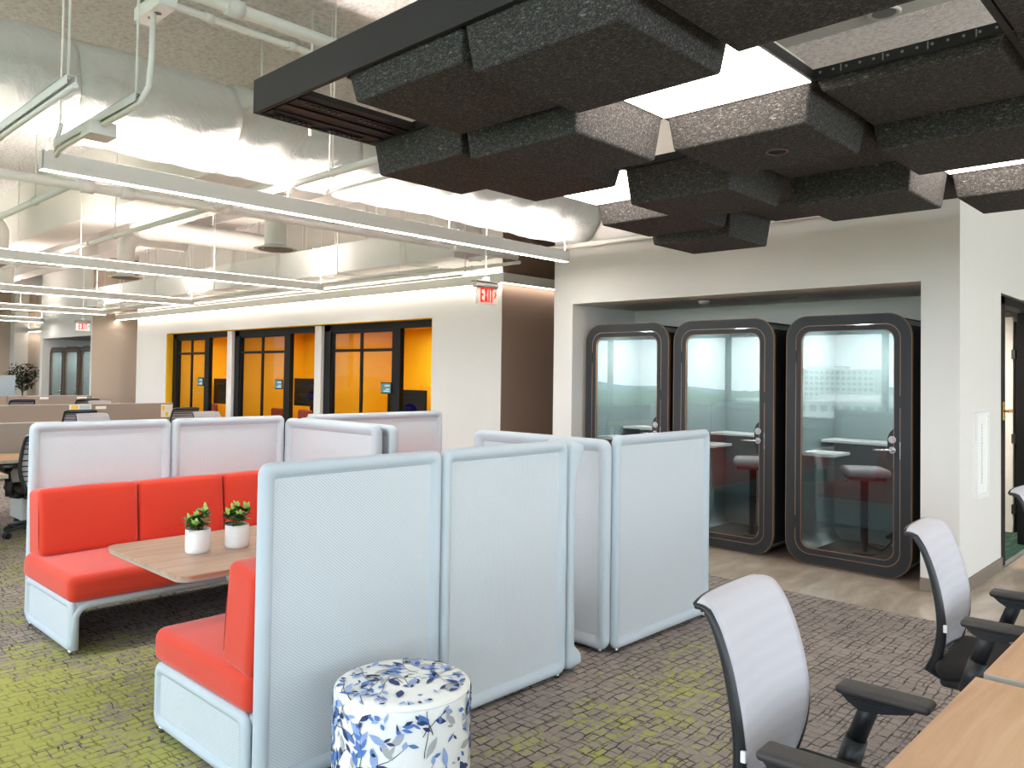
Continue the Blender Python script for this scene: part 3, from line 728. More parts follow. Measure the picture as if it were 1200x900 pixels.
# floral pouf: leaf and twig print laid into the cover
def pouf():
    R, Hh = .25, .465; rnd = random.Random(21)
    t = thing('pouf', 'round white pouf printed with blue leaves and twigs, in front of the screen', 'pouf', (1.885, 2.325, 0))
    g = G(); g.lathe([(R - .012, 0.004), (R, .02), (R + .003, .2), (R, Hh - .028), (R - .006, Hh - .010), (R - .02, Hh - .002), (R - .06, Hh), (.002, Hh + .004)], (0, 0, 0), 96, 'pouf_base', caps=False)
    def side(u, v, e):     # u arc length, v height
        a_ = u / R; rr_ = R + .0035 + e - (0 if v < Hh - .03 else .0035 * (v - Hh + .03) / .018); return (rr_ * math.cos(a_), rr_ * math.sin(a_), v)
    def top(u, v, e):
        q = math.hypot(u, v); return (u, v, Hh + .0045 + e - (0 if q < R - .06 else (.003 * (q - R + .06) / .04 if q < R - .02 else .003 + .009 * (q - R + .02) / .014)))
    def okside(u, v): return .01 < v < Hh - .013
    def oktop(u, v): return math.hypot(u, v) < R - .007
    def shape(T, ok, pts, m, e):
        if all(ok(*p) for p in pts):
            vs = [g.bm.verts.new(T(p[0], p[1], e)) for p in pts]; g.face(vs, m)
    def leaf(T, ok, cx, cy, a_, ln, w, m, e):
        ca, sa = math.cos(a_), math.sin(a_)
        pt = lambda p, q: (cx + p * ln * ca - q * w * .5 * sa, cy + p * ln * sa + q * w * .5 * ca)
        pr = ((0, .04), (.12, .42), (.28, .82), (.45, 1.0), (.62, .86), (.8, .5), (1.0, .03))
        if not all(ok(*pt(p, q * s_)) for p, q in pr for s_ in (-1, 1)): return
        A = [[g.bm.verts.new(T(*pt(p, q * s_), e)) for p, q in pr] for s_ in (1, 0, -1)]
        for r_ in (0, 1):
            for k in range(len(pr) - 1): g.face([A[r_][k], A[r_][k+1], A[r_+1][k+1], A[r_+1][k]], m)
    def twig(T, ok, x, y, a_, n, e):
        st = .022; w = .0016
        for k in range(n):
            a_ += rnd.uniform(-.28, .28); x2, y2 = x + st * math.cos(a_), y + st * math.sin(a_)
            nx, ny = -math.sin(a_) * w, math.cos(a_) * w
            shape(T, ok, [(x + nx, y + ny), (x - nx, y - ny), (x2 - nx, y2 - ny), (x2 + nx, y2 + ny)], 'pouf_ink', e)
            if k > 1 and rnd.random() < .62:
                sgn = rnd.choice((-1, 1)); la = a_ + sgn * rnd.uniform(.5, 1.1)
                ms = rnd.choices(('pouf_blue', 'pouf_navy', 'pouf_light', 'pouf_grey'), (4, 3, 2.5, 1.2))[0]
                leaf(T, ok, x2, y2, la, rnd.uniform(.025, .062), rnd.uniform(.011, .024), ms, e + .0004)
            x, y = x2, y2
            w *= .95
    per = 2 * PI * R
    for k in range(80):
        twig(side, okside, rnd.uniform(0, per), rnd.uniform(.0, .40), PI/2 + rnd.uniform(-.9, .9), rnd.randint(6, 12), .0002 + k * 1.2e-5)
    for k in range(250):
        ms = rnd.choices(('pouf_blue', 'pouf_navy', 'pouf_light', 'pouf_grey', 'pouf_ink'), (4, 3, 3, 2.2, 1))[0]
        big = rnd.random() < .42
        leaf(side, okside, rnd.uniform(0, per), rnd.uniform(.0, .46), rnd.uniform(0, 6.28), rnd.uniform(.05, .085) if big else rnd.uniform(.018, .04), rnd.uniform(.022, .034) if big else rnd.uniform(.008, .015), ms, .0008 + k * 4e-6)
    for k in range(30):
        twig(top, oktop, rnd.uniform(-.24, .24), rnd.uniform(-.24, .24), rnd.uniform(0, 6.28), rnd.randint(6, 11), .0002 + k * 1.5e-5)
    for k in range(85):
        ms = rnd.choices(('pouf_blue', 'pouf_navy', 'pouf_light', 'pouf_grey', 'pouf_ink'), (4, 3, 3, 2, 1))[0]
        big = rnd.random() < .42
        leaf(top, oktop, rnd.uniform(-.25, .25), rnd.uniform(-.25, .25), rnd.uniform(0, 6.28), rnd.uniform(.05, .08) if big else rnd.uniform(.018, .036), rnd.uniform(.02, .032) if big else rnd.uniform(.007, .014), ms, .0008 + k * 6e-6)
    for k in range(70):
        ms = rnd.choices(('pouf_blue', 'pouf_navy', 'pouf_light', 'pouf_grey'), (4, 3, 3, 2))[0]
        leaf(side, okside, rnd.uniform(0, per), rnd.uniform(.36, .44), rnd.uniform(0, 6.28), rnd.uniform(.02, .045), rnd.uniform(.009, .018), ms, .0022 + k * 4e-6)
        a_, q = rnd.uniform(0, 6.28), rnd.uniform(.17, .235)
        if k % 2: leaf(top, oktop, q * math.cos(a_), q * math.sin(a_), rnd.uniform(0, 6.28), rnd.uniform(.02, .04), rnd.uniform(.009, .016), ms, .0018 + k * 4e-6)
    obj('printed_cover', g, None, t)
    obj('welt', G().tube([((R - .004) * math.cos(a_ * 2 * PI / 64), (R - .004) * math.sin(a_ * 2 * PI / 64), Hh - .012) for a_ in range(64)], .004, 6, closed=True), 'pouf_base', t)
    obj('base_disc', G().cyl((0, 0, 0), (0, 0, .01), R - .02, seg=48), 'black_plastic', t)
pouf()

# ================================================================== TASK CHAIRS
def catmull(P, n):
    out = []
    for i in range(len(P) - 1):
        p0, p1, p2, p3 = P[max(i-1, 0)], P[i], P[i+1], P[min(i+2, len(P)-1)]
        for k in range(n):
            t = k / n
            out.append(tuple(.5 * ((2*b) + (-a + c) * t + (2*a - 5*b + 4*c - d) * t*t + (-a + 3*b - 3*c + d) * t**3) for a, b, c, d in zip(p0, p1, p2, p3)))
    out.append(tuple(P[-1])); return out
# (y, z, half width) of the backrest, seat height up to the rolled lip
BACK = catmull([(.212, .47, .190), (.190, .55, .214), (.181, .63, .228), (.188, .72, .231), (.208, .82, .228), (.234, .90, .223), (.258, .95, .218), (.282, .978, .213), (.318, .992, .205)], 5)
def back_pt(u, k, off=0.0):
    y, z, w = BACK[k]; j0, j1 = BACK[max(k-1, 0)], BACK[min(k+1, len(BACK)-1)]
    ty, tz = j1[0] - j0[0], j1[1] - j0[1]; l = math.hypot(ty, tz); ny, nz = tz / l, -ty / l          # backwards normal
    return Vector((u * w, y - (.032 - .024 * k / (len(BACK) - 1)) * u * u + ny * off, z + nz * off - .012 * u**6 * max(0, (k - (len(BACK) - 8)) / 7) ** 2))
def make_chair(label, loc, rz, group):
    t = thing('task_chair', label, 'office chair', loc, rz, group)
    g = G(); NU = 14; us = [-1 + 2 * i / NU for i in range(NU + 1)]; nv = len(BACK)
    F = [[g.bm.verts.new(back_pt(u, k)) for u in us] for k in range(nv)]; Bk = [[g.bm.verts.new(back_pt(u, k, .010)) for u in us] for k in range(nv)]
    for k in range(nv - 1):
        for i in range(NU):
            g.face([F[k][i], F[k][i+1], F[k+1][i+1], F[k+1][i]], 'chair_knit', True); g.face([Bk[k][i+1], Bk[k][i], Bk[k+1][i], Bk[k+1][i+1]], 'chair_knit', True)
    for k in range(nv - 1):
        for i in (0, NU): g.face([F[k][i], F[k+1][i], Bk[k+1][i], Bk[k][i]], 'chair_knit', True)
    for i in range(NU):
        for k in (0, nv - 1): g.face([F[k][i], F[k][i+1], Bk[k][i+1], Bk[k][i]], 'chair_knit', True)
    obj('backrest', g, None, t)
    g = G()
    for sg in (-1, 1):
        A = [back_pt(sg * 1.0, k, .014) for k in range(nv)]
        low = [Vector((sg * .150, .10, .405)), Vector((sg * .168, .175, .400)), Vector((sg * .180, .222, .425))]
        g.tube(low + A, [.013, .015, .016] + [.016 - .008 * k / nv for k in range(nv)], 10, 'black_plastic', flat=1.0)
        A2 = [back_pt(sg * .985, k, .028 - .016 * k / nv) for k in range(nv)]
        g.tube([low[1] + Vector((0, .012, 0)), low[2] + Vector((0, .014, 0))] + A2[:-6], .013, 8, 'black_plastic')
    g.tube([back_pt(u, nv - 1, .010) + Vector((0, .003, .001)) for u in us], .0075, 8, 'black_plastic')
    g.tube([back_pt(u, 0, .022) for u in us], .013, 8, 'black_plastic')
    obj('back_frame', g, None, t)
    for k in range(4, nv - 3, 3):
        obj('back_slat', G().tube([back_pt(u * .97, k, .026 + .006 * (1 - u*u)) for u in us], .0052, 6), 'black_plastic', t)
    obj('lever_tag', G().box((-.244, .150, .60), (-.234, .164, .630), .002), 'paper', t)
    obj('seat', G().soft((.47, .47, .075), (0, -.035, .445), .036, (0, 0, .008), 'black_fabric', 6), None, t)
    g = G(); g.soft((.30, .34, .07), (0, .03, .385), .02); g.tube([(-.16, .12, .41), (0, .15, .385), (.16, .12, .41)], .02, 8); obj('mechanism', g, 'black_plastic', t)
    for sg in (-1, 1):
        x = sg * .285
        g = G(); g.cyl((x * .965, .070, .40), (x * .975, .035, .53), .036, .033, 18); g.cyl((x * .975, .035, .53), (x, -.010, .655), .0275, .0275, 18); g.tube([(sg * .12, .06, .392), (sg * .2, .07, .385), (x * .95, .072, .405)], .022, 8)
        arm = obj('armrest', g, 'black_plastic', t)
        g = G(); g.soft((.088, .262, .026), (x, -.042, .672), .013, (0, 0, .003), 'arm_top'); obj('arm_pad', g, None, arm)
        g = G(); g.prism([(.075, .660), (-.135, .660), (-.125, .648), (-.045, .628), (.02, .622), (.052, .640)], lambda u, v, d: (x + d, u, v), -.032, .032); g.box((x - .038, -.085, .645), (x + .038, .045, .652)); obj('arm_bracket', g, 'black_plastic', arm)
    obj('gas_column', G().cyl((0, 0, .10), (0, 0, .38), .026, seg=18), 'black_metal', t)
    for k in range(5):
        a_ = k * 2 * PI / 5 + .3; d = Vector((math.cos(a_), math.sin(a_), 0))
        lg = obj('leg', G().tube([d * .02 + Vector((0, 0, .11)), d * .16 + Vector((0, 0, .10)), d * .31 + Vector((0, 0, .075))], [.028, .022, .016], 8), 'black_plastic', t)
        s_ = Vector((-d.y, d.x, 0)); c = d * .31 + Vector((0, 0, .031)); g = G()
        for q in (-1, 1): g.cyl(c + s_ * q * .008, c + s_ * q * .026, .031, seg=16)
        g.cyl(c, c + Vector((0, 0, .045)), .008, seg=8); obj('caster', g, 'black_plastic', lg)
    return t
CG = 'task chairs at the wood desks'
ch = make_chair('white-backed task chair nearest the camera, at the nearer wood desk', (2.19, .85, 0), .05, CG)
dup(ch, (3.755, .79, 0), .05, 'white-backed task chair standing before the booths, at the second wood desk', CG)
dup(ch, (5.42, .74, 0), -.05, 'white-backed task chair at the right edge, only its back tip shows by the doorway', CG)
BG = 'task chairs at the grey-screened workstations'
dup(ch, (2.47, 8.66, 0), PI + .05, 'black-slatted task chair half hidden behind the left end of the long red sofa', BG)
dup(ch, (4.28, 13.30, 0), PI - .1, 'black-slatted chair back at the second grey screen row, beside the pinned coloured notice', BG)
dup(ch, (5.88, 13.35, 0), PI + .05, 'black-slatted chair back in front of the right end of the second grey screen row', BG)
dup(ch, (4.05, 11.60, 0), .1, 'pale-backed task chair turned towards the sofa, in front of the pinned coloured notice', BG)
dup(ch, (5.56, 11.32, 0), .12, 'pale-backed task chair turned towards the sofa, nearest the left yellow office', BG)
dup(ch, (5.95, 18.1, 0), PI, 'black-slatted chair back at the right end of the farthest grey screen row', BG)
dup(ch, (5.78, 16.35, 0), .1, 'pale-backed task chair between the second and the farthest grey screen rows', BG)
dup(ch, (4.75, 18.1, 0), PI, 'black-slatted chair back at the left of the farthest grey screen row', BG)

# ================================================================== DESKS
def desk(label, loc, L, D):
    t = thing('desk', label, 'desk', loc, 0, 'wood-topped desks')
    g = G(); g.box((-L/2, -D, .700), (L/2, 0, .7285), .002, 'desk_edge'); g.box((-L/2 + .0015, -D + .0015, .7275), (L/2 - .0015, -.0015, .730), 0, 'desk_wood'); obj('desktop', g, None, t)
    for sx in (-1, 1):
        g = G(); xx = sx * (L/2 - .16)
        g.box((xx - .035, -D/2 - .03, .03), (xx + .035, -D/2 + .03, .68), .004); g.box((xx - .035, -D + .06, .0), (xx + .035, -.10, .032), .006); g.box((xx - .03, -D + .08, .675), (xx + .03, -.08, .70), .003)
        obj('leg', g, 'white_metal', t)
    obj('cross_bar', G().box((-L/2 + .16, -D/2 - .02, .63), (L/2 - .16, -D/2 + .02, .675), .003), 'white_metal', t)
    return t
desk('wood-topped desk nearest the camera in the lower right corner', (1.905, .630, 0), 1.53, .76)
desk('wood-topped desk behind the nearest one, at the right edge', (3.49, .622, 0), 1.53, .76)

def workstation(label, loc, x0, x1, sides, top=1.038):
    t = thing('workstation', label, 'desk', loc, 0, 'grey-screened workstations')
    n = max(1, round((x1 - x0) / 1.55)); w = (x1 - x0) / n
    for k in range(n):
        a_, b_ = x0 + k * w, x0 + (k + 1) * w
        g = G(); g.box((a_ + .004, -.022, .45), (b_ - .004, .022, top - .008), .006, 'screen_fabric'); g.box((a_ + .003, -.024, top - .009), (b_ - .003, .024, top), .003, 'screen_trim'); obj('fabric_screen', g, None, t)
        for s_ in sides:
            g = G(); g.box((a_ + .004, s_ * .03, .70), (b_ - .004, s_ * .76, .728), .002, 'desk_edge'); g.box((a_ + .006, s_ * .032, .7275), (b_ - .006, s_ * .758, .730), 0, 'desk_wood'); obj('desktop', g, None, t)
            for xx in (a_ + .1, b_ - .1):
                g = G(); g.box((xx - .03, s_ * .36, .03), (xx + .03, s_ * .42, .70), .004); g.box((xx - .03, s_ * .06, 0), (xx + .03, s_ * .70, .03), .005); obj('leg', g, 'white_metal', t)
    return t
w1 = workstation('nearest grey-screened workstation, behind the left end of the red sofa', (0, 9.38, 0), -1.9, 2.86, (-1, 1))
w2 = workstation('second grey-screened workstation row, ending in front of the yellow office', (0, 13.90, 0), -.2, 6.02, (-1, 1))
w3 = workstation('farthest grey-screened workstation row, in front of the distant phone booths', (0, 18.55, 0), -.2, 6.27, (-1, 1))
t = thing('side_desk', 'wood side desk standing against the nearest grey-screened workstation', 'desk', (1.12, 8.02, 0))
g = G(); g.box((-.8, -.56, .700), (.78, .56, .7285), .002, 'desk_edge'); g.box((-.798, -.558, .7275), (.778, .558, .730), 0, 'desk_wood'); obj('desktop', g, None, t)
for xx in (-.7, .68):
    g = G(); g.box((xx - .03, -.03, .03), (xx + .03, .03, .70), .004); g.box((xx - .03, -.5, 0), (xx + .03, .5, .03), .005); obj('leg', g, 'white_metal', t)
t = thing('mobile_pedestal', 'white mobile drawer pedestal on black casters behind the red sofa end', 'drawer unit', (2.60, 9.14, 0))
obj('cabinet', G().box((-.2, -.2, .09), (.2, .2, .58), .008), 'white_metal', t)
for k, (z0, z1) in enumerate(((.10, .30), (.31, .44), (.45, .57))): obj('drawer', G().box((-.192, -.212, z0), (.192, -.199, z1), .004), 'white_metal', t)
for sx in (-1, 1):
    for sy in (-1, 1):
        g = G(); g.cyl((sx * .15 - .02, sy * .15, .036), (sx * .15 + .02, sy * .15, .036), .036, seg=16); g.cyl((sx * .15, sy * .15, .04), (sx * .15, sy * .15, .092), .012, seg=8); obj('caster', g, 'black_plastic', t)
def note(label, x, y, z, w, h, patches):
    t = thing('pinned_notice', label, 'notice', (x, y, z), 0, 'papers on the grey screens')
    obj('sheet', G().box((-w/2, -.003, -h/2), (w/2, 0, h/2)), 'paper', t)
    g = G()
    for (a_, b_, c_, d_, m) in patches: g.box((a_ * w - w/2, -.0042, b_ * h - h/2), (c_ * w - w/2, -.0028, d_ * h - h/2), m=m)
    if patches: obj('print', g, None, t)
P3 = ((.08, .55, .4, .92, 'paper_yellow'), (.46, .55, .94, .9, 'paper_blue'), (.08, .1, .52, .48, 'paper_blue'), (.58, .1, .9, .46, 'paper_yellow'))
note('coloured notice pinned on the second grey screen, left of its white name card', 4.52, 13.876, .95, .33, .16, P3)
note('small white name card on the second grey screen', 4.83, 13.876, .975, .165, .05, ())
note('tall white and yellow notice on the right end of the second grey screen', 5.91, 13.876, .90, .20, .22, ((.05, .5, .3, .9, 'paper_yellow'), (.4, .1, .6, .4, 'paper_yellow')))
note('white name card on the farthest grey screen, left part', 5.33, 18.526, .985, .165, .05, ())
note('white name card on the farthest grey screen, right part', 6.06, 18.526, .985, .2, .05, ())
note('white name card on the second grey screen at the left edge', 3.18, 13.876, .975, .165, .05, ())

# low far partition and the indoor tree
t = thing('floor_screen', 'pale free-standing partition at the far left edge', 'partition', (5.2, 22.9, 0))
g = G(); g.box((-1.5, -.03, .03), (.72, .03, 1.40), .01); obj('panel', g, 'knit_rim', t)
g = G(); g.box((-1.51, -.035, 1.395), (.73, .035, 1.425), .006); obj('top_rail', g, 'screen_trim', t)
for xx in (-1.3, .55): obj('foot', G().box((xx - .03, -.22, 0), (xx + .03, .22, .03), .006), 'white_metal', t)
t = thing('indoor_tree', 'round-headed green indoor tree at the far left beside the distant alcove', 'tree', (6.62, 24.9, 0))
g = G().lathe([(.16, 0), (.20, .38), (.205, .40), (.19, .40), (.18, .36), (.001, .36)], (0, 0, 0), 28, caps=False); obj('planter', g, 'ceramic', t)
g = G(); g.tube([(0, 0, .35), (.02, .01, .7), (-.01, 0, 1.05)], .018, 8)
rnd = random.Random(5)
for k in range(9):
    a_ = k * 2.4; g.tube([(-.005, 0, .9 + .03 * k), (.1 * math.cos(a_), .1 * math.sin(a_), 1.1 + .05 * k), (.3 * math.cos(a_), .3 * math.sin(a_), 1.2 + .06 * k)], .008, 6)
obj('trunk', g, 'bark', t)
g = G()
for k in range(900):
    a_, b_, q = rnd.uniform(0, 2*PI), rnd.uniform(-1, 1), rnd.random() ** .4
    c_ = Vector((.43 * q * math.sqrt(1 - b_*b_) * math.cos(a_), .43 * q * math.sqrt(1 - b_*b_) * math.sin(a_), 1.40 + .40 * q * b_))
    if b_ < -.1: c_.x *= .75; c_.y *= .75
    leaf_mesh(g, c_, Vector((rnd.uniform(-1, 1), rnd.uniform(-1, 1), rnd.uniform(-.7, .4))), Vector((0, 0, 1)), rnd.uniform(.07, .11), rnd.uniform(.035, .05), 'leaf_tree')
obj('foliage', g, None, t)

# ================================================================== YELLOW OFFICES
def tv(label, loc, w, h, rz, stand=True):
    t = thing('monitor', label, 'screen', loc, rz, 'large screens in the yellow offices')
    obj('housing', G().box((0, -w/2, -h/2), (.05, w/2, h/2), .006), 'tv_black', t)
    g = G(); el = [(.17 * w * math.cos(k * PI / 14) - .12 * w, .17 * h * math.sin(k * PI / 14) - .12 * h) for k in range(28)]
    g.prism(el, lambda u, v, d: (d, u, v), -.0015, -.0005, 'tv_purple')
    for k, (a_, b_, z) in enumerate(((-.36, .3, .28), (-.30, .16, -.08), (-.24, .10, -.16), (-.36, -.1, -.34))):
        yy = -b_
        x_ = a_
        while x_ < b_:
            wd = random.uniform(.02, .06); g.box((-.003, x_ * -w - wd * w, z * h - .012), (-.002, x_ * -w, z * h + .012), m='tv_text'); x_ += wd + .015
    obj('picture', g, None, t)
    zz = loc[2]
    if stand:
        g = G(); g.box((.05, -.05, -zz + .02), (.09, .05, h/2 - .1), .004); g.box((-.18, -.35, -zz), (.25, .35, -zz + .025), .006); obj('stand', g, 'black_metal', t)
    return t
tv('black screen on a stand in the right yellow office', (8.2, 10.16, 1.09), .86, .50, .10)
tv('black screen with a purple picture in the middle yellow office', (8.22, 13.05, 1.225), .98, .52, .06)
tv('black screen in the left yellow office', (8.12, 16.10, 1.17), 1.05, .54, .06)
def red_chair(label, loc, rz):
    t = thing('guest_chair', label, 'chair', loc, rz, 'red chairs in the yellow offices')
    obj('backrest', G().soft((.07, .48, .34), (.22, 0, .75), .033, (.01, 0, 0), 'red_chair'), None, t)
    obj('seat', G().soft((.48, .5, .10), (0, 0, .42), .045, (0, 0, .01), 'red_chair'), None, t)
    obj('back_support', G().box((.235, -.2, .38), (.262, .2, .68), .006), 'black_plastic', t)
    for sx in (-.2, .2):
        for sy in (-.2, .2): obj('leg', G().cyl((sx, sy, .375), (sx * 1.15, sy * 1.15, 0), .013, seg=10), 'black_metal', t)
    return t
rc = red_chair('red guest chair in the left yellow office, seen through its glass leaf', (7.50, 15.95, 0), 0)
rc2 = dup(rc, (7.56, 15.05, 0), .15, 'red guest chair in the left yellow office, in its open half beside the screen')
dup(rc, (7.62, 13.42, 0), .1, 'red guest chair in the middle yellow office, seen through its glass leaf')
dup(rc, (7.70, 12.72, 0), -.1, 'red guest chair in the middle yellow office, partly hidden by the black stile')
def otable(label, loc):
    t = thing('office_table', label, 'table', loc, 0, 'small tables in the yellow offices')
    obj('tabletop', G().box((-.32, -.5, .72), (.32, .5, .745), .004), 'ceramic', t)
    g = G(); g.cyl((0, 0, .02), (0, 0, .72), .03, seg=14); g.cyl((0, 0, 0), (0, 0, .02), .22, seg=24); obj('pedestal', g, 'black_metal', t)
    return t
otable('white table in the middle yellow office with a paper bundle', (7.72, 11.85, 0)); otable('white table in the left yellow office beside the red chair', (8.28, 14.82, 0))
rnd = random.Random(9); g = G()
for k in range(7): g.soft((.14, .12, .08), (rnd.uniform(-.08, .08), rnd.uniform(-.07, .07), .04 + .02 * k * .6), .03, (0, 0, 0), 'paper', 2)
tag(obj('paper_bundle', g, None, None, (7.66, 11.95, .7455)), 'crumpled white paper bundle on the table of the middle yellow office', 'paper')
def tablet(label, loc):
    t = thing('room_tablet', label, 'tablet', loc, 0, 'booking tablets on the office fronts')
    obj('housing', G().box((0, -.125, -.085), (.02, .125, .085), .006), 'tv_black', t); 
    obj('display', G().box((-.001, -.112, -.07), (.001, .112, .07)), 'tablet_screen', t)
    g = G(); g.box((-.0016, -.09, .02), (-.0009, .03, .05), m='paper_blue'); g.box((-.0016, -.09, -.05), (-.0009, .05, -.035), m='paper'); g.box((-.0016, -.09, -.02), (-.0009, .0, -.008), m='paper'); obj('display_text', g, None, t)
for lab, yy in (('booking tablet on the front of the right yellow office', 9.40), ('booking tablet on the front of the middle yellow office', 12.42), ('booking tablet on the front of the left yellow office', 15.40)): tablet(lab, (XF - .075, yy, 1.385))
for lab, yy in (('round ceiling lamp of the right yellow office', 9.7), ('round ceiling lamp of the middle yellow office', 12.6), ('round ceiling lamp of the left yellow office', 15.5)):
    t = thing('downlight', lab, 'lamp', (7.95, yy, HH - .011), 0, 'lamps in the yellow offices')
    obj('trim_ring', G().lathe([(.20, 0), (.22, -.006), (.22, -.02), (.195, -.022), (.195, -.005)], (0, 0, 0), 32, caps=False), 'lamp_white', t)
    obj('lens', G().cyl((0, 0, -.006), (0, 0, -.012), .196, seg=32), 'office_lamp', t)
t = thing('downlight', 'unseen square ceiling lamp added to light the teal carpeted side room', 'lamp', (8.75, 2.7, HH - .006)); obj('trim_ring', G().box((-.33, -.33, -.02), (.33, .33, .0), .004), 'lamp_white', t); obj('lens', G().box((-.3, -.3, -.024), (.3, .3, -.019)), 'office_lamp', t)  # lamp added so the side room beyond the doorway is not dark
t = thing('alcove_sensor', 'small round white sensor under the ceiling of the near alcove', 'sensor', (7.1, 4.1, HH))
obj('dome', G().lathe([(.055, 0), (.055, -.012), (.04, -.028), (.001, -.034)], (0, 0, 0), 24, caps=False), 'white_metal', t)

# ================================================================== BLACK FELT CLOUD
GX = [1.765 + .613 * i for i in range(7)]; GY = [3.25 - .66 * j for j in range(8)]
ZF = 2.75
t = thing('baffle_frame', 'black steel frame that carries the charcoal felt boxes overhead', 'ceiling frame', (GX[0], GY[0], ZF))
def fl(x, y, z=0): return (x - GX[0], y - GY[0], z)
def rail(lo, hi, name, z0=0, z1=.15, m='frame_black'):
    g = G(); g.box(fl(lo[0], lo[1], z0), fl(hi[0], hi[1], z1), .002); return obj(name, g, m, t)
yend = GY[7]
rail((GX[0] - .02, yend), (GX[0] + .002, GY[0]), 'side_rail'); rail((GX[6], yend), (GX[6] + .022, GY[0]), 'side_rail')
rail((GX[0] - .02, GY[0]), (GX[6] + .022, GY[0] + .022), 'end_rail'); rail((GX[0] - .02, yend - .022), (GX[6] + .022, yend), 'end_rail')
# slotted inner ledge along the open first cell
g = G(); g.box(fl(GX[0] + .02, GY[0] - .05, .10), fl(GX[1], GY[0] - .002, .112)); g.box(fl(GX[0] + .02, GY[0] - .35, .006), fl(GX[1], GY[0] - .0, .03))
for k in range(3): g.box(fl(GX[0] + .02, GY[0] - .30 + .1 * k, -.002), fl(GX[1], GY[0] - .285 + .1 * k, .008))
obj('ledge', g, 'frame_black', t)
for x0 in (.06, .34):
    for yy in (-.03, -.27):
        g = G(); g.box(fl(GX[0] + x0 - .01, GY[0] + yy - .014, .0), fl(GX[0] + x0 + .195, GY[0] + yy + .014, .003))
        for k in range(7): g.box(fl(GX[0] + x0 + .028 * k, GY[0] + yy - .012, -.006), fl(GX[0] + x0 + .028 * k + .016, GY[0] + yy + .012, .004))
        obj('slotted_bracket', g, 'black_plastic', t)
for i in range(1, 6): rail((GX[i] - .012, yend), (GX[i] + .012, GY[0]), 'cross_rail', .0, .04)
for j in range(1, 7):
    g = G()
    for i in range(6): g.box(fl(GX[i] + .013, GY[j] - .012, .0), fl(GX[i + 1] - .013, GY[j] + .012, .04), .001)
    obj('cross_rail', g, 'frame_black', t)
for k in range(13): obj('hole_dot', G().cyl(fl(GX[2] - .0115, GY[3] - .04 - .049 * k, .022), fl(GX[2] - .0145, GY[3] - .04 - .049 * k, .022), .005, seg=8), 'galv', t)  # pale discs standing in for the bright holes of this rail
for k in range(4): obj('joint_pin', G().box(fl(GX[2] - .0145, GY[3] - .12 - .15 * k, .008), fl(GX[2] - .0115, GY[3] - .116 - .15 * k, .034)), 'galv', t)
for x_ in (GX[2], GX[5]):
    for y_ in (GY[1], GY[4], GY[6]):
        obj('hanger_wire', G().cyl(fl(x_, y_, .14), fl(x_, y_, ZD - ZF), .003, seg=6), 'galv', t)
FG = 'charcoal felt boxes of the overhead cloud'
cells = {   # (column, row): underside height, label
 (0, 1): (2.650, 'charcoal felt ceiling box next to the open frame corner, along the black side rail'),
 (0, 2): (2.600, 'large charcoal felt ceiling box along the black side rail, second from the open corner'),
 (0, 3): (2.655, 'charcoal felt ceiling box at the top edge, bordering the big white light panel'),
 (1, 0): (2.590, 'charcoal felt ceiling box under the slotted end rail at the outer cloud corner'),
 (1, 1): (2.555, 'low charcoal felt ceiling box with one side lit by the big white panel'),
 (1, 4): (2.725, 'charcoal felt ceiling box in the top right corner beyond the open grid cell'),
 (2, 0): (2.655, 'charcoal felt ceiling box at the outer edge touching the small white light panel'),
 (2, 2): (2.600, 'charcoal felt ceiling box with a round black hole in its underside'),
 (2, 3): (2.710, 'shallow charcoal felt ceiling box directly behind the dotted rail'),
 (2, 4): (2.700, 'shallow charcoal felt ceiling box at the right edge behind the dotted rail'),
 (3, 1): (2.555, 'low charcoal felt ceiling box beyond the small gap that shows a rail'),
 (3, 2): (2.700, 'shallow charcoal felt ceiling box in the shade behind the one with the hole'),
 (3, 3): (2.610, 'wide charcoal felt ceiling box before the thin white light strip at the right'),
 (4, 0): (2.608, 'charcoal felt ceiling box lit brown beyond the small white light panel'),
 (4, 2): (2.555, 'low charcoal felt ceiling box with its right end lit brown, near the wall corner'),
 (5, 0): (2.557, 'farthest charcoal felt ceiling box, lowest in view over the left booths'),
 (4, 1): (2.728, 'shallow black-looking felt ceiling box in the dark gap over the middle booth'),
 (5, 1): (2.730, 'shallow black-looking felt ceiling box at the far rail over the middle booth'),
 (5, 2): (2.728, 'shallow black-looking felt ceiling box at the far rail over the right booth'),
 (5, 3): (2.612, 'charcoal felt ceiling box lit brown at the right edge over the wall corner'),
}
for (i, j), (zb, lab) in cells.items():
    cx, cy = (GX[i] + GX[i+1]) / 2, (GY[j] + GY[j+1]) / 2; zt = 2.795; h = zt - zb
    b = thing('felt_baffle', lab, 'felt ceiling box', (cx, cy, zb), 0, FG)
    g = G().soft((.610, .657, h), (0, 0, h / 2), .013, (0, 0, 0), 'felt', 8, taper=.915); obj('felt_shell', g, None, b)
    if (i, j) == (2, 2):
        obj('sprinkler_hole', G().lathe([(.040, .002), (.040, -.0015), (.034, -.002), (.001, -.002)], (.02, -.04, 0), 28, caps=False), 'tv_black', b)
        obj('sprinkler_rim', G().lathe([(.039, -.001), (.046, -.004), (.049, .001)], (.02, -.04, 0), 32, caps=False), 'copper', b)
LGp = 'white light panels in the felt cloud'
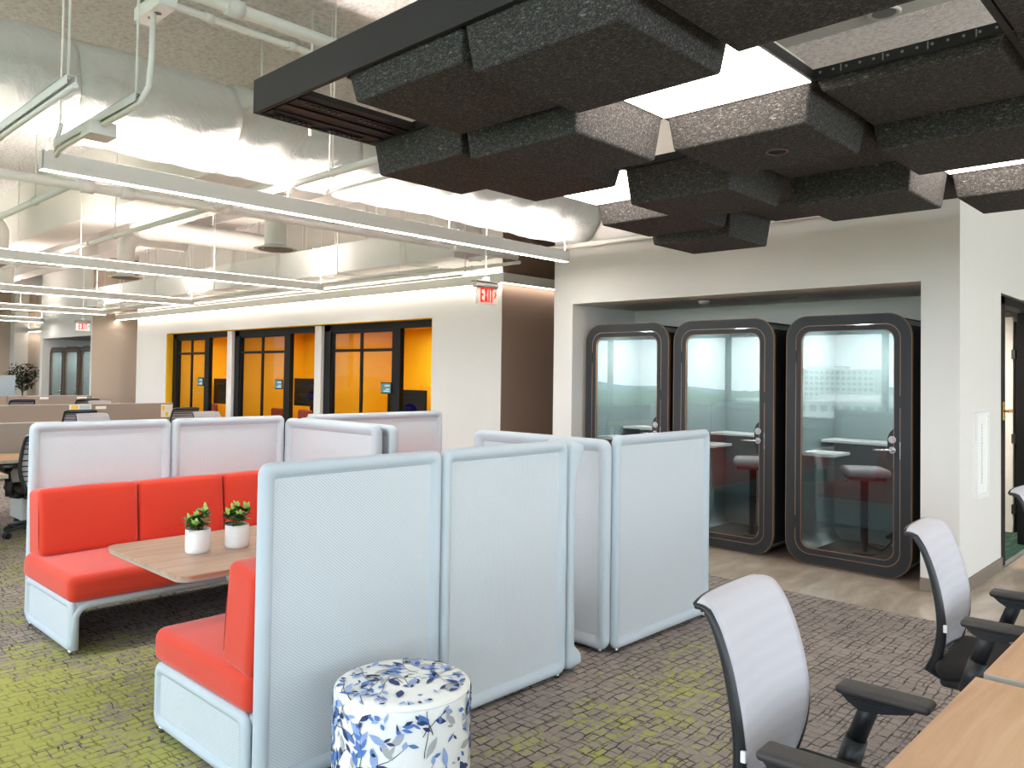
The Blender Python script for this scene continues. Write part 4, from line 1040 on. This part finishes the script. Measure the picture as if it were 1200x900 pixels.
for (i, j), lab in {(1, 2): 'big square white light panel set between the felt boxes', (3, 0): 'small visible white light panel at the outer edge of the felt cloud', (4, 3): 'thin glimpse of a white light panel at the right of the felt cloud'}.items():
    p = thing('light_panel', lab, 'light', ((GX[i] + GX[i+1]) / 2, (GY[j] + GY[j+1]) / 2, ZF - .0035), 0, LGp)
    obj('diffuser', G().box((-.3055, -.329, .0), (.3055, .329, .003)), 'panel_glow', p)
    obj('housing', G().box((-.29, -.314, .004), (.29, .314, .08), .004), 'white_metal', p)

# ================================================================== PENDANT AND COVE LIGHTS
def pendant(label, x0, x1, y, group, cables=None):
    L = x1 - x0; t = thing('pendant_light', label, 'lamp', ((x0 + x1) / 2, y, 2.75), 0, group)
    g = G(); h = L / 2
    for lo, hi in (((-h, -.035, .0), (h, -.030, .109)), ((-h, .030, .0), (h, .035, .109)), ((-h, -.035, .0), (-h + .004, .035, .109)), ((h - .004, -.035, .0), (h, .035, .109)), ((-h, -.03, .05), (h, .03, .056))): g.box(lo, hi)
    obj('housing', g, 'lamp_white', t)
    obj('lens', G().box((-h + .004, -.0295, .0005), (h - .004, .0295, .008)), 'lamp_down', t)
    obj('uplight_lens', G().box((-h + .05, -.029, .104), (h - .05, .029, .1105)), 'lamp_up', t)
    for k in range(4):
        xx = -h + .03 + (L - .06) * k / 3
        obj('cable', G().cyl((xx, 0, .1), (xx, 0, (2.995 if abs(y - 5.13) < .1 else ZD - .002) - 2.75), .0028, seg=6), 'pipe_white', t)
    return t
PG = 'long white pendant lights in parallel rows'
pendant('long white pendant light nearest the camera, under the wrapped duct', 1.423, 6.18, 5.13, PG)
pendant('second long white pendant light from the camera, ending before the yellow wall', 1.52, 6.28, 9.69, PG)
pendant('third long white pendant light from the camera', 1.52, 6.27, 13.74, PG)
pendant('fourth long white pendant light from the camera', 1.52, 6.24, 17.79, PG)
pendant('farthest long white pendant light, before the distant alcove', 1.52, 6.30, 22.15, PG)
for y_, lab in ((5.13, 'added unseen white pendant light in line with the nearest one, close to the windows'), (9.69, 'added unseen white pendant light in line with the second one, close to the windows'), (13.74, 'added unseen white pendant light in line with the third one, close to the windows')): pendant(lab, -2.7, 1.05, y_, PG)  # unseen lamps added to brighten the deck on the window side
pendant('added long white pendant light over the desks at the right, outside the view', 1.5, 6.26, -1.9, PG)  # this one and the next are added to brighten floor and felt
pendant('second added long white pendant light over the desks at the right, outside the view', 1.5, 6.26, -4.2, PG)
def cove(label, x, y0, y1, z=2.745, leg=None):
    t = thing('wall_light', label, 'lamp', (x, (y0 + y1) / 2, z), 0); h = (y1 - y0) / 2
    g = G(); g.box((-.035, -h, .002), (.035, h, .125), .002); obj('housing', g, 'lamp_white', t)
    obj('lens', G().box((-.028, -h + .004, -.001), (.030, h - .004, .0025)), 'lamp_cove', t)
    obj('uplight_lens', G().box((-.028, -h + .05, .1245), (.028, h - .05, .1265)), 'lamp_cove', t)
    if leg:
        g = G(); g.box((.035, -h, .002), (leg, -h + .07, .125), .002); obj('return_housing', g, 'lamp_white', t)
        obj('return_lens', G().box((.03, -h + .006, -.001), (leg - .004, -h + .064, .0025)), 'lamp_cove', t)
    for k in range(6): obj('cable', G().cyl((0, -h + .2 + (2*h - .4) * k / 5, .12), (0, -h + .2 + (2*h - .4) * k / 5, ZD - z), .0028, seg=6), 'pipe_white', t)
    return t
cove('long white wall light along the top of the yellow office wall', XY - .04, 6.83, 20.4, leg=2.2)
cove('short far white wall light at the left edge', 7.70, 26.4, 29.9)

# ================================================================== EXIT SIGNS
def exit_sign(label, loc, lit, top):
    t = thing('exit_sign', label, 'exit sign', loc, 0)
    obj('canopy', G().box((-.155, -.045, .085), (.155, .045, .092), .002), 'exit_housing', t)
    g = G(); g.soft((.30, .075, .06), (0, .002, .058), .02); obj('housing', g, 'exit_housing', t)
    obj('face', G().box((-.135, -.020, -.125), (.135, -.008, .035), .002), 'exit_glow' if lit else 'exit_face', t)
    g = G(); f = lambda a, b, c, d: g.box((a, -.0215, b), (c, -.0195, d))
    z0, z1, w = -.105, .030, .016
    x = -.085
    f(x, z0, x + w, z1); f(x, z1 - .018, x + .042, z1); f(x, -.045, x + .036, -.028); f(x, z0, x + .042, z0 + .018)
    T2 = lambda u, v, d: (u, d, v)
    x = -.036
    g.prism([(x, z0), (x + .018, z0), (x + .046, z1), (x + .028, z1)], T2, -.0215, -.0195); g.prism([(x + .028, z0), (x + .046, z0), (x + .018, z1), (x, z1)], T2, -.0216, -.0196)
    x = .018; f(x, z0, x + w, z1)
    x = .041; f(x, z1 - .018, x + .044, z1); f(x + .014, z0, x + .030, z1)
    x = .092; g.prism([(x, -.062), (x + .012, -.062), (x + .034, -.03), (x + .012, .002), (x, .002), (x + .018, -.03)], T2, -.0215, -.0195)
    obj('lettering', g, 'exit_red', t)
    g = G(); g.cyl((0, 0, .09), (0, 0, .13), .038, seg=16); g.cyl((0, 0, .12), (0, 0, top - loc[2]), .007, seg=8); obj('stem', g, 'pipe_white', t)
    return t
exit_sign('red lettered EXIT sign with an arrow hanging near the corridor corner', (5.255, 5.35, 2.39), False, 2.985)
exit_sign('small lit red EXIT sign hanging before the distant alcove', (5.98, 18.35, 2.55), True, ZD - .002)

# ================================================================== CEILING SERVICES
def wrapped_duct(name, label, p0, p1, r, rings, seams):
    rnd = random.Random(4); L = p1 - p0; t = thing(name, label, 'duct', (p0, 5.32, 3.30))
    nseg = seams; sl = L / nseg; seg = 40
    ph = [rnd.uniform(0, 6.28) for _ in range(8)]
    for s_ in range(nseg):
        g = G(); lp = []
        for k in range(rings + 1):
            q = k / rings; x = s_ * sl + q * sl; bulge = .013 * (max(0.0, math.sin(PI * q)) ** .4) - .008
            lp.append([(x, (r + bulge + .012 * math.sin(3 * a_ + ph[s_ % 8] + 2 * q) + .009 * math.sin(7 * a_ + 5 * q * 3 + ph[(s_ + 3) % 8])) * math.cos(a_) * 1.03,
                        (r + bulge + .012 * math.sin(3 * a_ + ph[s_ % 8] + 2 * q) + .009 * math.sin(7 * a_ + 5 * q * 3 + ph[(s_ + 3) % 8])) * math.sin(a_)) for a_ in [2*PI*i/seg for i in range(seg)]])
        g.loops(lp, 'duct_wrap'); obj('jacket_section', g, None, t)
    for k in range(3):
        x = L * (k + .5) / 3
        for sy in (-.355, .355): obj('strap', G().cyl((x, sy, .0), (x, sy, ZD - 3.302), .010, seg=6), 'pipe_white', t)
    return t
wrapped_duct('wrapped_duct', 'big round duct in a crinkled white jacket across the ceiling', -.4, 6.58, .305, 14, 7)

t = thing('rectangular_duct', 'white rectangular duct running above the yellow office wall', 'duct', (6.55, 13.2, 3.0))
for k in range(4):
    y0 = -6.2 + k * 3.06
    g = G(); g.box((-.2, y0 + .004, 0), (.22, y0 + 3.056, .40), .004); obj('section', g, 'white_metal', t)
    g = G(); g.box((-.212, y0 - .012, -.012), (.232, y0 + .012, .412), .003); obj('flange', g, 'white_metal', t)
    for yy in (y0 + .9, y0 + 2.4):
        g = G(); g.box((-.24, yy - .02, -.03), (.26, yy + .02, 0)); g.cyl((-.225, yy, -.02), (-.225, yy, ZD - 3.0), .008, seg=6); g.cyl((.245, yy, -.02), (.245, yy, ZD - 3.0), .008, seg=6); obj('trapeze', g, 'pipe_white', t)

def branch(label, x, y, z=3.0, run=2.2, dirx=1, r=.122):
    """vertical drop with a round diffuser, elbow and ribbed run along X"""
    t = thing('round_duct', label, 'duct', (x, y, z), 0, 'round ducts with ceiling diffusers')
    zt = .42; g = G(); R_ = .2
    n = max(2, int(run / .04))
    pts = [(0, 0, .03 + .04 * k) for k in range(int((zt - .03) / .04) + 1)] + [(dirx * R_ * (1 - math.cos(a_)), 0, zt + R_ * math.sin(a_)) for a_ in [PI/2 * k / 8 for k in range(1, 9)]] + [(dirx * (R_ + run * (k + 1) / n), 0, zt + R_) for k in range(n)]
    g.tube(pts, [r + (.004 if k % 4 == 2 else 0) for k in range(len(pts))], 24, 'lamp_white'); obj('drop', g, None, t)
    df = obj('diffuser', G().lathe([(.115, .05), (.15, .03), (.235, .006), (.24, 0), (.232, -.006), (.19, .012), (.13, .03)], (0, 0, 0), 40, caps=False), 'lamp_white', t)
    g = G()
    for rr_ in (.19, .135, .08): g.lathe([(rr_, .012), (rr_ + .008, -.004), (rr_ - .004, -.012), (rr_ - .036, .008)], (0, 0, 0), 40, caps=False)
    g.lathe([(.05, .002), (.03, -.012), (.001, -.016)], (0, 0, 0), 24, caps=False); obj('diffuser_cone', g, 'galv', df)
    return t
bA = branch('round duct drop with a diffuser hanging below the nearest pendant light', 4.685, 8.20, run=.30, dirx=-1)
bL = dup(bpy.data.objects['round_duct'], (3.0, 12.55, 3.0), 0, 'round duct drop with a diffuser at the left edge behind the second pendant light')
bA = branch('round duct drop with a diffuser behind the second pendant light, right of the beam', 4.67, 12.55, run=.7, dirx=1)
dup(bA, (4.1, 16.6, 3.0), 0, 'round duct drop with a diffuser behind the third pendant light')
t = thing('supply_duct', 'ribbed round white duct that bends above the diffuser drops', 'duct', (4.02, 7.0, 3.5))
P = [(0, -.15 + .04 * k, 0) for k in range(78)] + [(.45 - .45 * math.cos(q), 2.95 + .9 * math.sin(q), 0) for q in [PI/2 * k / 24 for k in range(1, 25)]] + [(.47 + .04 * k, 3.85, 0) for k in range(40)]
g = G(); g.tube(P, [(.175 if k < 90 else max(.14, .175 - .002 * (k - 90))) + (.005 if k % 6 == 0 else 0) for k in range(len(P))], 28); obj('pipe', g, 'lamp_white', t)
for f in (P[20], P[60], P[120]): obj('strap', G().cyl((f[0], f[1], .15), (f[0], f[1], ZD - 3.5 - .002), .008, seg=6), 'pipe_white', t)

def pipe(name, label, cat, pts, r, group=None, m='pipe_white', fit=(), hang=(), seg=12, top=ZD - .002):
    p0 = Vector(pts[0]); t = thing(name, label, cat, p0, 0, group)
    P = [Vector(p) - p0 for p in pts]
    obj('pipe', G().tube(P, r, seg), m, t)
    for f in fit:
        f = Vector(f) - p0; d = (P[-1] - P[0]).normalized()
        obj('coupling', G().cyl(f - d * r * 1.3, f + d * r * 1.3, r * 1.35, seg=14), m, t)
    for f in hang:
        f = Vector(f) - p0
        g = G(); g.cyl(f, Vector((f.x, f.y, top - p0.z)), .0055, seg=6); d = (P[-1] - P[0]).normalized(); s_ = Vector((-d.y, d.x, 0))
        g.tube([f + (s_ * math.cos(a_) + Vector((0, 0, 1)) * math.sin(a_)) * (r + .006) for a_ in [2*PI*k/16 for k in range(16)]], .004, 6, closed=True); obj('hanger', g, m, t)
    return t
SG = 'white sprinkler pipes'
pipe('sprinkler_pipe', 'thick white sprinkler main running just behind the nearest pendant light', 'pipe', [(-1, 6.2, 2.905), (6.58, 6.2, 2.945)], .035, SG, fit=[(2.02, 6.2, 2.922), (2.3, 6.2, 2.924), (3.08, 6.2, 2.93), (5.6, 6.2, 2.94)], hang=[(1.2, 6.2, 2.915), (4.6, 6.2, 2.935)])
pipe('sprinkler_pipe', 'white sprinkler branch pipe going away to the left edge', 'pipe', [(2.02, 6.24, 2.985), (2.02, 15.5, 2.985)], .026, SG, fit=[(2.02, 6.32, 2.985)], hang=[(2.02, 7.4, 2.985), (2.02, 11, 2.985)])
pipe('sprinkler_pipe', 'long white sprinkler branch pipe passing over the nearest pendant light towards the felt cloud', 'pipe', [(2.98, 2.8, 2.93), (2.98, 12.2, 2.93)], .025, SG, fit=[(2.98, 6.2, 2.93), (2.98, 9.0, 2.93)], hang=[(2.98, 4.5, 2.93), (2.98, 8.3, 2.93), (2.98, 11.6, 2.93)])
pipe('sprinkler_pipe', 'white sprinkler branch pipe beside the top of the booth wall', 'pipe', [(6.5, 2.2, 2.975), (6.5, 6.9, 2.975)], .026, SG, fit=[(6.5, 6.2, 2.975)])
pipe('conduit_pipe', 'thin white tube with a cut end above the nearest pendant light', 'conduit', [(3.19, 2.98, 2.89), (3.19, 4.92, 2.89)], .013, 'thin white conduits', hang=[(3.19, 3.4, 2.89), (3.19, 4.86, 2.89)])
pipe('conduit_pipe', 'thick white conduit high on the ceiling deck, upper one of the pair', 'conduit', [(-.5, 3.50, 3.30), (6.6, 3.50, 3.30)], .031, 'thin white conduits', fit=[(1.76, 3.50, 3.30)], hang=[(3.0, 3.5, 3.3)])
pipe('conduit_pipe', 'thin white conduit high on the ceiling deck, lower one of the pair', 'conduit', [(-.5, 3.61, 3.265), (6.6, 3.61, 3.265)], .017, 'thin white conduits', fit=[(1.69, 3.61, 3.265), (2.13, 3.61, 3.265)], hang=[(3.0, 3.61, 3.265)])
pipe('conduit_pipe', 'white conduit under the rectangular duct, close to the exit sign stem', 'conduit', [(6.15, 5.75, 2.80), (6.15, 19.2, 2.80)], .02, 'thin white conduits', hang=[(6.15, 6.6, 2.80), (6.15, 9.2, 2.80), (6.15, 12, 2.80)], fit=[(6.15, 6.5, 2.80)])
pipe('conduit_pipe', 'white conduit under the rectangular duct, nearest the yellow office wall', 'conduit', [(6.85, 7.4, 2.86), (6.85, 19.2, 2.86)], .016, 'thin white conduits', hang=[(6.85, 9, 2.86), (6.85, 13, 2.86)])
t = thing('cable_tray', 'white cable tray with loose wires under the rectangular duct', 'cable tray', (6.55, 13.3, 2.90))
g = G()
for sx in (-.11, .11): g.box((sx - .006, -5.9, 0), (sx + .006, 6.5, .03))
for k in range(52): g.box((-.11, -5.85 + k * .24, .003), (.11, -5.83 + k * .24, .011))
obj('tray', g, 'pipe_white', t)
rnd = random.Random(3)
for q in range(4):
    obj('wire', G().tube([(-.07 + .045 * q + rnd.uniform(-.012, .012), -5.8 + .6 * k, .02 + rnd.uniform(0, .012)) for k in range(21)], .006, 6), 'pipe_white', t)
obj('wire_end', G().tube([(.0, -5.85, .02), (-.02, -6.0, .0), (-.03, -6.02, -.07), (-.06, -6.05, -.13)], .005, 6), 'pipe_white', t)
for k in range(4):
    yy = -5.3 + k * 3.06; g = G(); g.box((-.25, yy - .012, -.02), (.25, yy + .012, 0))
    for sx in (-.24, .24): g.cyl((sx, yy, -.01), (sx, yy, ZD - 2.9 - .002), .006, seg=6)
    obj('tray_hanger', g, 'pipe_white', t)

def strut(label, x, y0, y1, z, drop=None):
    t = thing('strut_channel', label, 'channel', (x, (y0 + y1) / 2, z), 0, 'hanging strut channels at the upper left'); h = (y1 - y0) / 2
    g = G(); g.box((-.02, -h, 0), (-.016, h, .04)); g.box((.016, -h, 0), (.02, h, .04)); g.box((-.02, -h, .037), (.02, h, .04)); obj('channel', g, 'white_metal', t)
    obj('conduit', G().tube([(.0, -h - .05, -.016), (0, h + .3, -.016)] if drop is None else drop, .013, 10), 'pipe_white', t)
    for yy in (-h + .04, h - .04): obj('rod', G().cyl((0, yy, .03), (0, yy, ZD - z), .0055, seg=8), 'pipe_white', t)
    return t
strut('slotted hanging channel at the upper left edge, left of the junction box one', 1.12, 3.65, 4.90, 2.80)
strut('hanging channel whose bent conduit rises to the ceiling box', 1.40, 3.65, 4.76, 2.80, [(0, .50, .12), (0, .57, .04), (0, .57, -.04), (0, .50, -.012), (0, -.40, -.012), (.005, -.54, .0), (.02, -.60, .06), (.03, -.60, .2), (.04, -.58, .41)])
t = thing('junction_box', 'small white box with two round knockouts in the hanging channel', 'electric box', (1.405, 4.16, 2.77)); obj('box', G().box((-.06, -.07, -.03), (.06, .07, .035), .004), 'white_metal', t)
obj('cover', G().box((-.064, -.074, -.033), (.064, .074, -.029), .001), 'white_metal', t)
t = thing('ceiling_box', 'white bracket box with two holes under the conduits at the top left', 'electric box', (1.455, 3.64, 3.205))
g = G(); g.box((-.04, -.14, 0), (.04, .14, .062), .003); obj('body', g, 'white_metal', t)
g = G()
for yy in (-.03, .04): g.cyl((0, yy, .001), (0, yy, -.0015), .016, seg=14)
obj('knockout', g, 'black_metal', t)
g = G(); g.box((-.02, .08, .06), (.02, .12, ZD - 3.207)); obj('bracket', g, 'galv', t)
struct(obj('ceiling_beam_near', G().box((4.37, -5.9, 3.60), (4.575, 4.6, ZD), .006), 'wall_paint'), 'white boxed beam seen through the open cell of the felt cloud')
t = thing('ceiling_speaker', 'small round white grille under the beam, seen through the open felt cloud cell', 'speaker', (4.475, 1.5, 3.60))
obj('ring', G().lathe([(.062, -.004), (.078, -.012), (.085, -.006), (.086, 0)], (0, 0, 0), 36, caps=False), 'lamp_white', t)
obj('grille', G().lathe([(.062, -.005), (.05, -.009), (.035, -.006), (.018, -.009), (.001, -.006)], (0, 0, 0), 32, caps=False), 'galv', t)

# ================================================================== VIEW OUTSIDE (mirrored in the booth doors)
rnd = random.Random(12)
ZG = -24.0
g = G(); NX, NY = 70, 90
V = []
for i in range(NX + 1):
    row = []
    for j in range(NY + 1):
        q = (i / NX) ** 1.8; x = -26 - q * 900; y = -260 + 900 * j / NY
        amp = 1.2 + 5.0 * min(1, i / 14)
        row.append(g.bm.verts.new((x + rnd.uniform(-1.5, 1.5), y + rnd.uniform(-3, 3), ZG + 5 + rnd.uniform(-1, 1) * amp + 2.5 * math.sin(x * .011) * math.sin(y * .013 + 1))))
    V.append(row)
for i in range(NX):
    for j in range(NY): g.face([V[i][j], V[i+1][j], V[i+1][j+1], V[i][j+1]], None, True)
fo = obj('treetops', g, 'forest'); fo['kind'] = 'stuff'; tag(fo, 'dense green treetops far below the windows', 'trees')
g = G(); pts = [(-1000, -900 + 30 * k, -9 + 5 * math.sin(k * .35) + 3 * math.sin(k * .9)) for k in range(90)]
A = [g.bm.verts.new((p[0], p[1], -60)) for p in pts]; B = [g.bm.verts.new(p) for p in pts]; Cc = [g.bm.verts.new((p[0] - 200, p[1], -60)) for p in pts]
for k in range(89): g.face([A[k], A[k+1], B[k+1], B[k]], None, True); g.face([B[k], B[k+1], Cc[k+1], Cc[k]], None, True)
struct(obj('hills_horizon', g, 'far_hills'))
def building(label, x, y, w, d, top, mat, base=ZG):
    t = thing('office_building', label, 'building', (x, y, base), 0, 'buildings outside the windows'); h = top - base
    obj('wall', G().box((-d/2, -w/2, 0), (d/2, w/2, h), .05), mat, t); obj('roof', G().box((-d/2 - .3, -w/2 - .3, h), (d/2 + .3, w/2 + .3, h + .6), .05), 'building_white', t)
    obj('roof_plant', G().box((-d/5, -w/5, h + .6), (d/5, w/6, h + 2.6), .05), 'building_white', t)
    nf = max(2, int((h - 3) / 3.6))
    for f in range(min(nf, 7)):
        g = G(); z = h - 2.6 - f * 3.6; n = max(3, int(w / 3.4))
        for k in range(n):
            yy = -w/2 + w * (k + .5) / n; g.box((d/2 - .1, yy - w/n*.32, z), (d/2 + .06, yy + w/n*.32, z + 1.9))
        obj('window_row', g, 'building_glass', t)
    return t
for lab, x, y, w, d, top, mat in (
    ('low white flat-roofed block below the windows, mirrored in the right booth', -120, 62, 34, 20, -9, 'building_white'),
    ('brick block beside the white flat-roofed one', -150, 100, 32, 18, -8, 'building_brick'),
    ('brick block with a white parapet further along', -175, 45, 40, 20, -7, 'building_brick'),
    ('long pale building beyond the brick blocks', -240, 90, 75, 22, -5.5, 'building_white'),
    ('brick terrace at mid distance', -300, 60, 80, 24, -4.5, 'building_brick'),
    ('pale slab tower row near the horizon', -520, 215, 70, 24, 8, 'building_white'),
    ('pale long building among distant trees', -420, 420, 90, 26, -4, 'building_white'),
    ('small tower under cranes near the horizon', -560, 110, 44, 24, 6, 'building_brick')): building(lab, x, y, w, d, top, mat)

# ================================================================== LIGHT
W = bpy.data.worlds.new('World'); S.world = W; W.use_nodes = True; nt = W.node_tree; nt.nodes.clear()
out = nt.nodes.new('ShaderNodeOutputWorld'); bg = nt.nodes.new('ShaderNodeBackground'); nt.links.new(bg.outputs[0], out.inputs[0])
tc = nt.nodes.new('ShaderNodeTexCoord'); sp = nt.nodes.new('ShaderNodeSeparateXYZ'); nt.links.new(tc.outputs['Generated'], sp.inputs[0])
cr = nt.nodes.new('ShaderNodeValToRGB'); e = cr.color_ramp.elements
e[0].position = 0.0; e[0].color = (0.87, 0.94, 1.0, 1); e[1].position = .6; e[1].color = (0.50, 0.70, 0.95, 1)
nt.links.new(sp.outputs[2], cr.inputs[0])
mp = nt.nodes.new('ShaderNodeMapping'); mp.inputs['Scale'].default_value = (1.5, 1.5, 6); nt.links.new(tc.outputs['Generated'], mp.inputs[0])
nz = nt.nodes.new('ShaderNodeTexNoise'); nz.inputs['Scale'].default_value = 2.2; nz.inputs['Detail'].default_value = 5; nt.links.new(mp.outputs[0], nz.inputs[0])
c2 = nt.nodes.new('ShaderNodeValToRGB'); c2.color_ramp.elements[0].position = .42; c2.color_ramp.elements[1].position = .68; nt.links.new(nz.outputs[0], c2.inputs[0])
mx = nt.nodes.new('ShaderNodeMix'); mx.data_type = 'RGBA'; nt.links.new(c2.outputs[0], mx.inputs[0]); nt.links.new(cr.outputs[0], mx.inputs[6]); mx.inputs[7].default_value = (1, 1, 1, 1)
nt.links.new(mx.outputs[2], bg.inputs[0]); bg.inputs[1].default_value = 4.75
sl = bpy.data.lights.new('sun', 'SUN'); sl.energy = 6; sl.angle = .01; sl.color = (1, .95, .88); so = bpy.data.objects.new('sun', sl); COL.objects.link(so)
so.rotation_euler = Vector((-.62, .25, -.75)).to_track_quat('-Z', 'Y').to_euler()
vs = S.view_settings; S.display_settings.display_device = 'sRGB'
vs.view_transform = 'Standard'; vs.look = 'None'; vs.exposure = 0.48; vs.gamma = 1.0; vs.use_curve_mapping = False
S.cycles.max_bounces = 8; S.cycles.diffuse_bounces = 5; S.cycles.transparent_max_bounces = 12; S.cycles.sample_clamp_indirect = 6.0
S.cycles.caustics_reflective = False; S.cycles.caustics_refractive = False
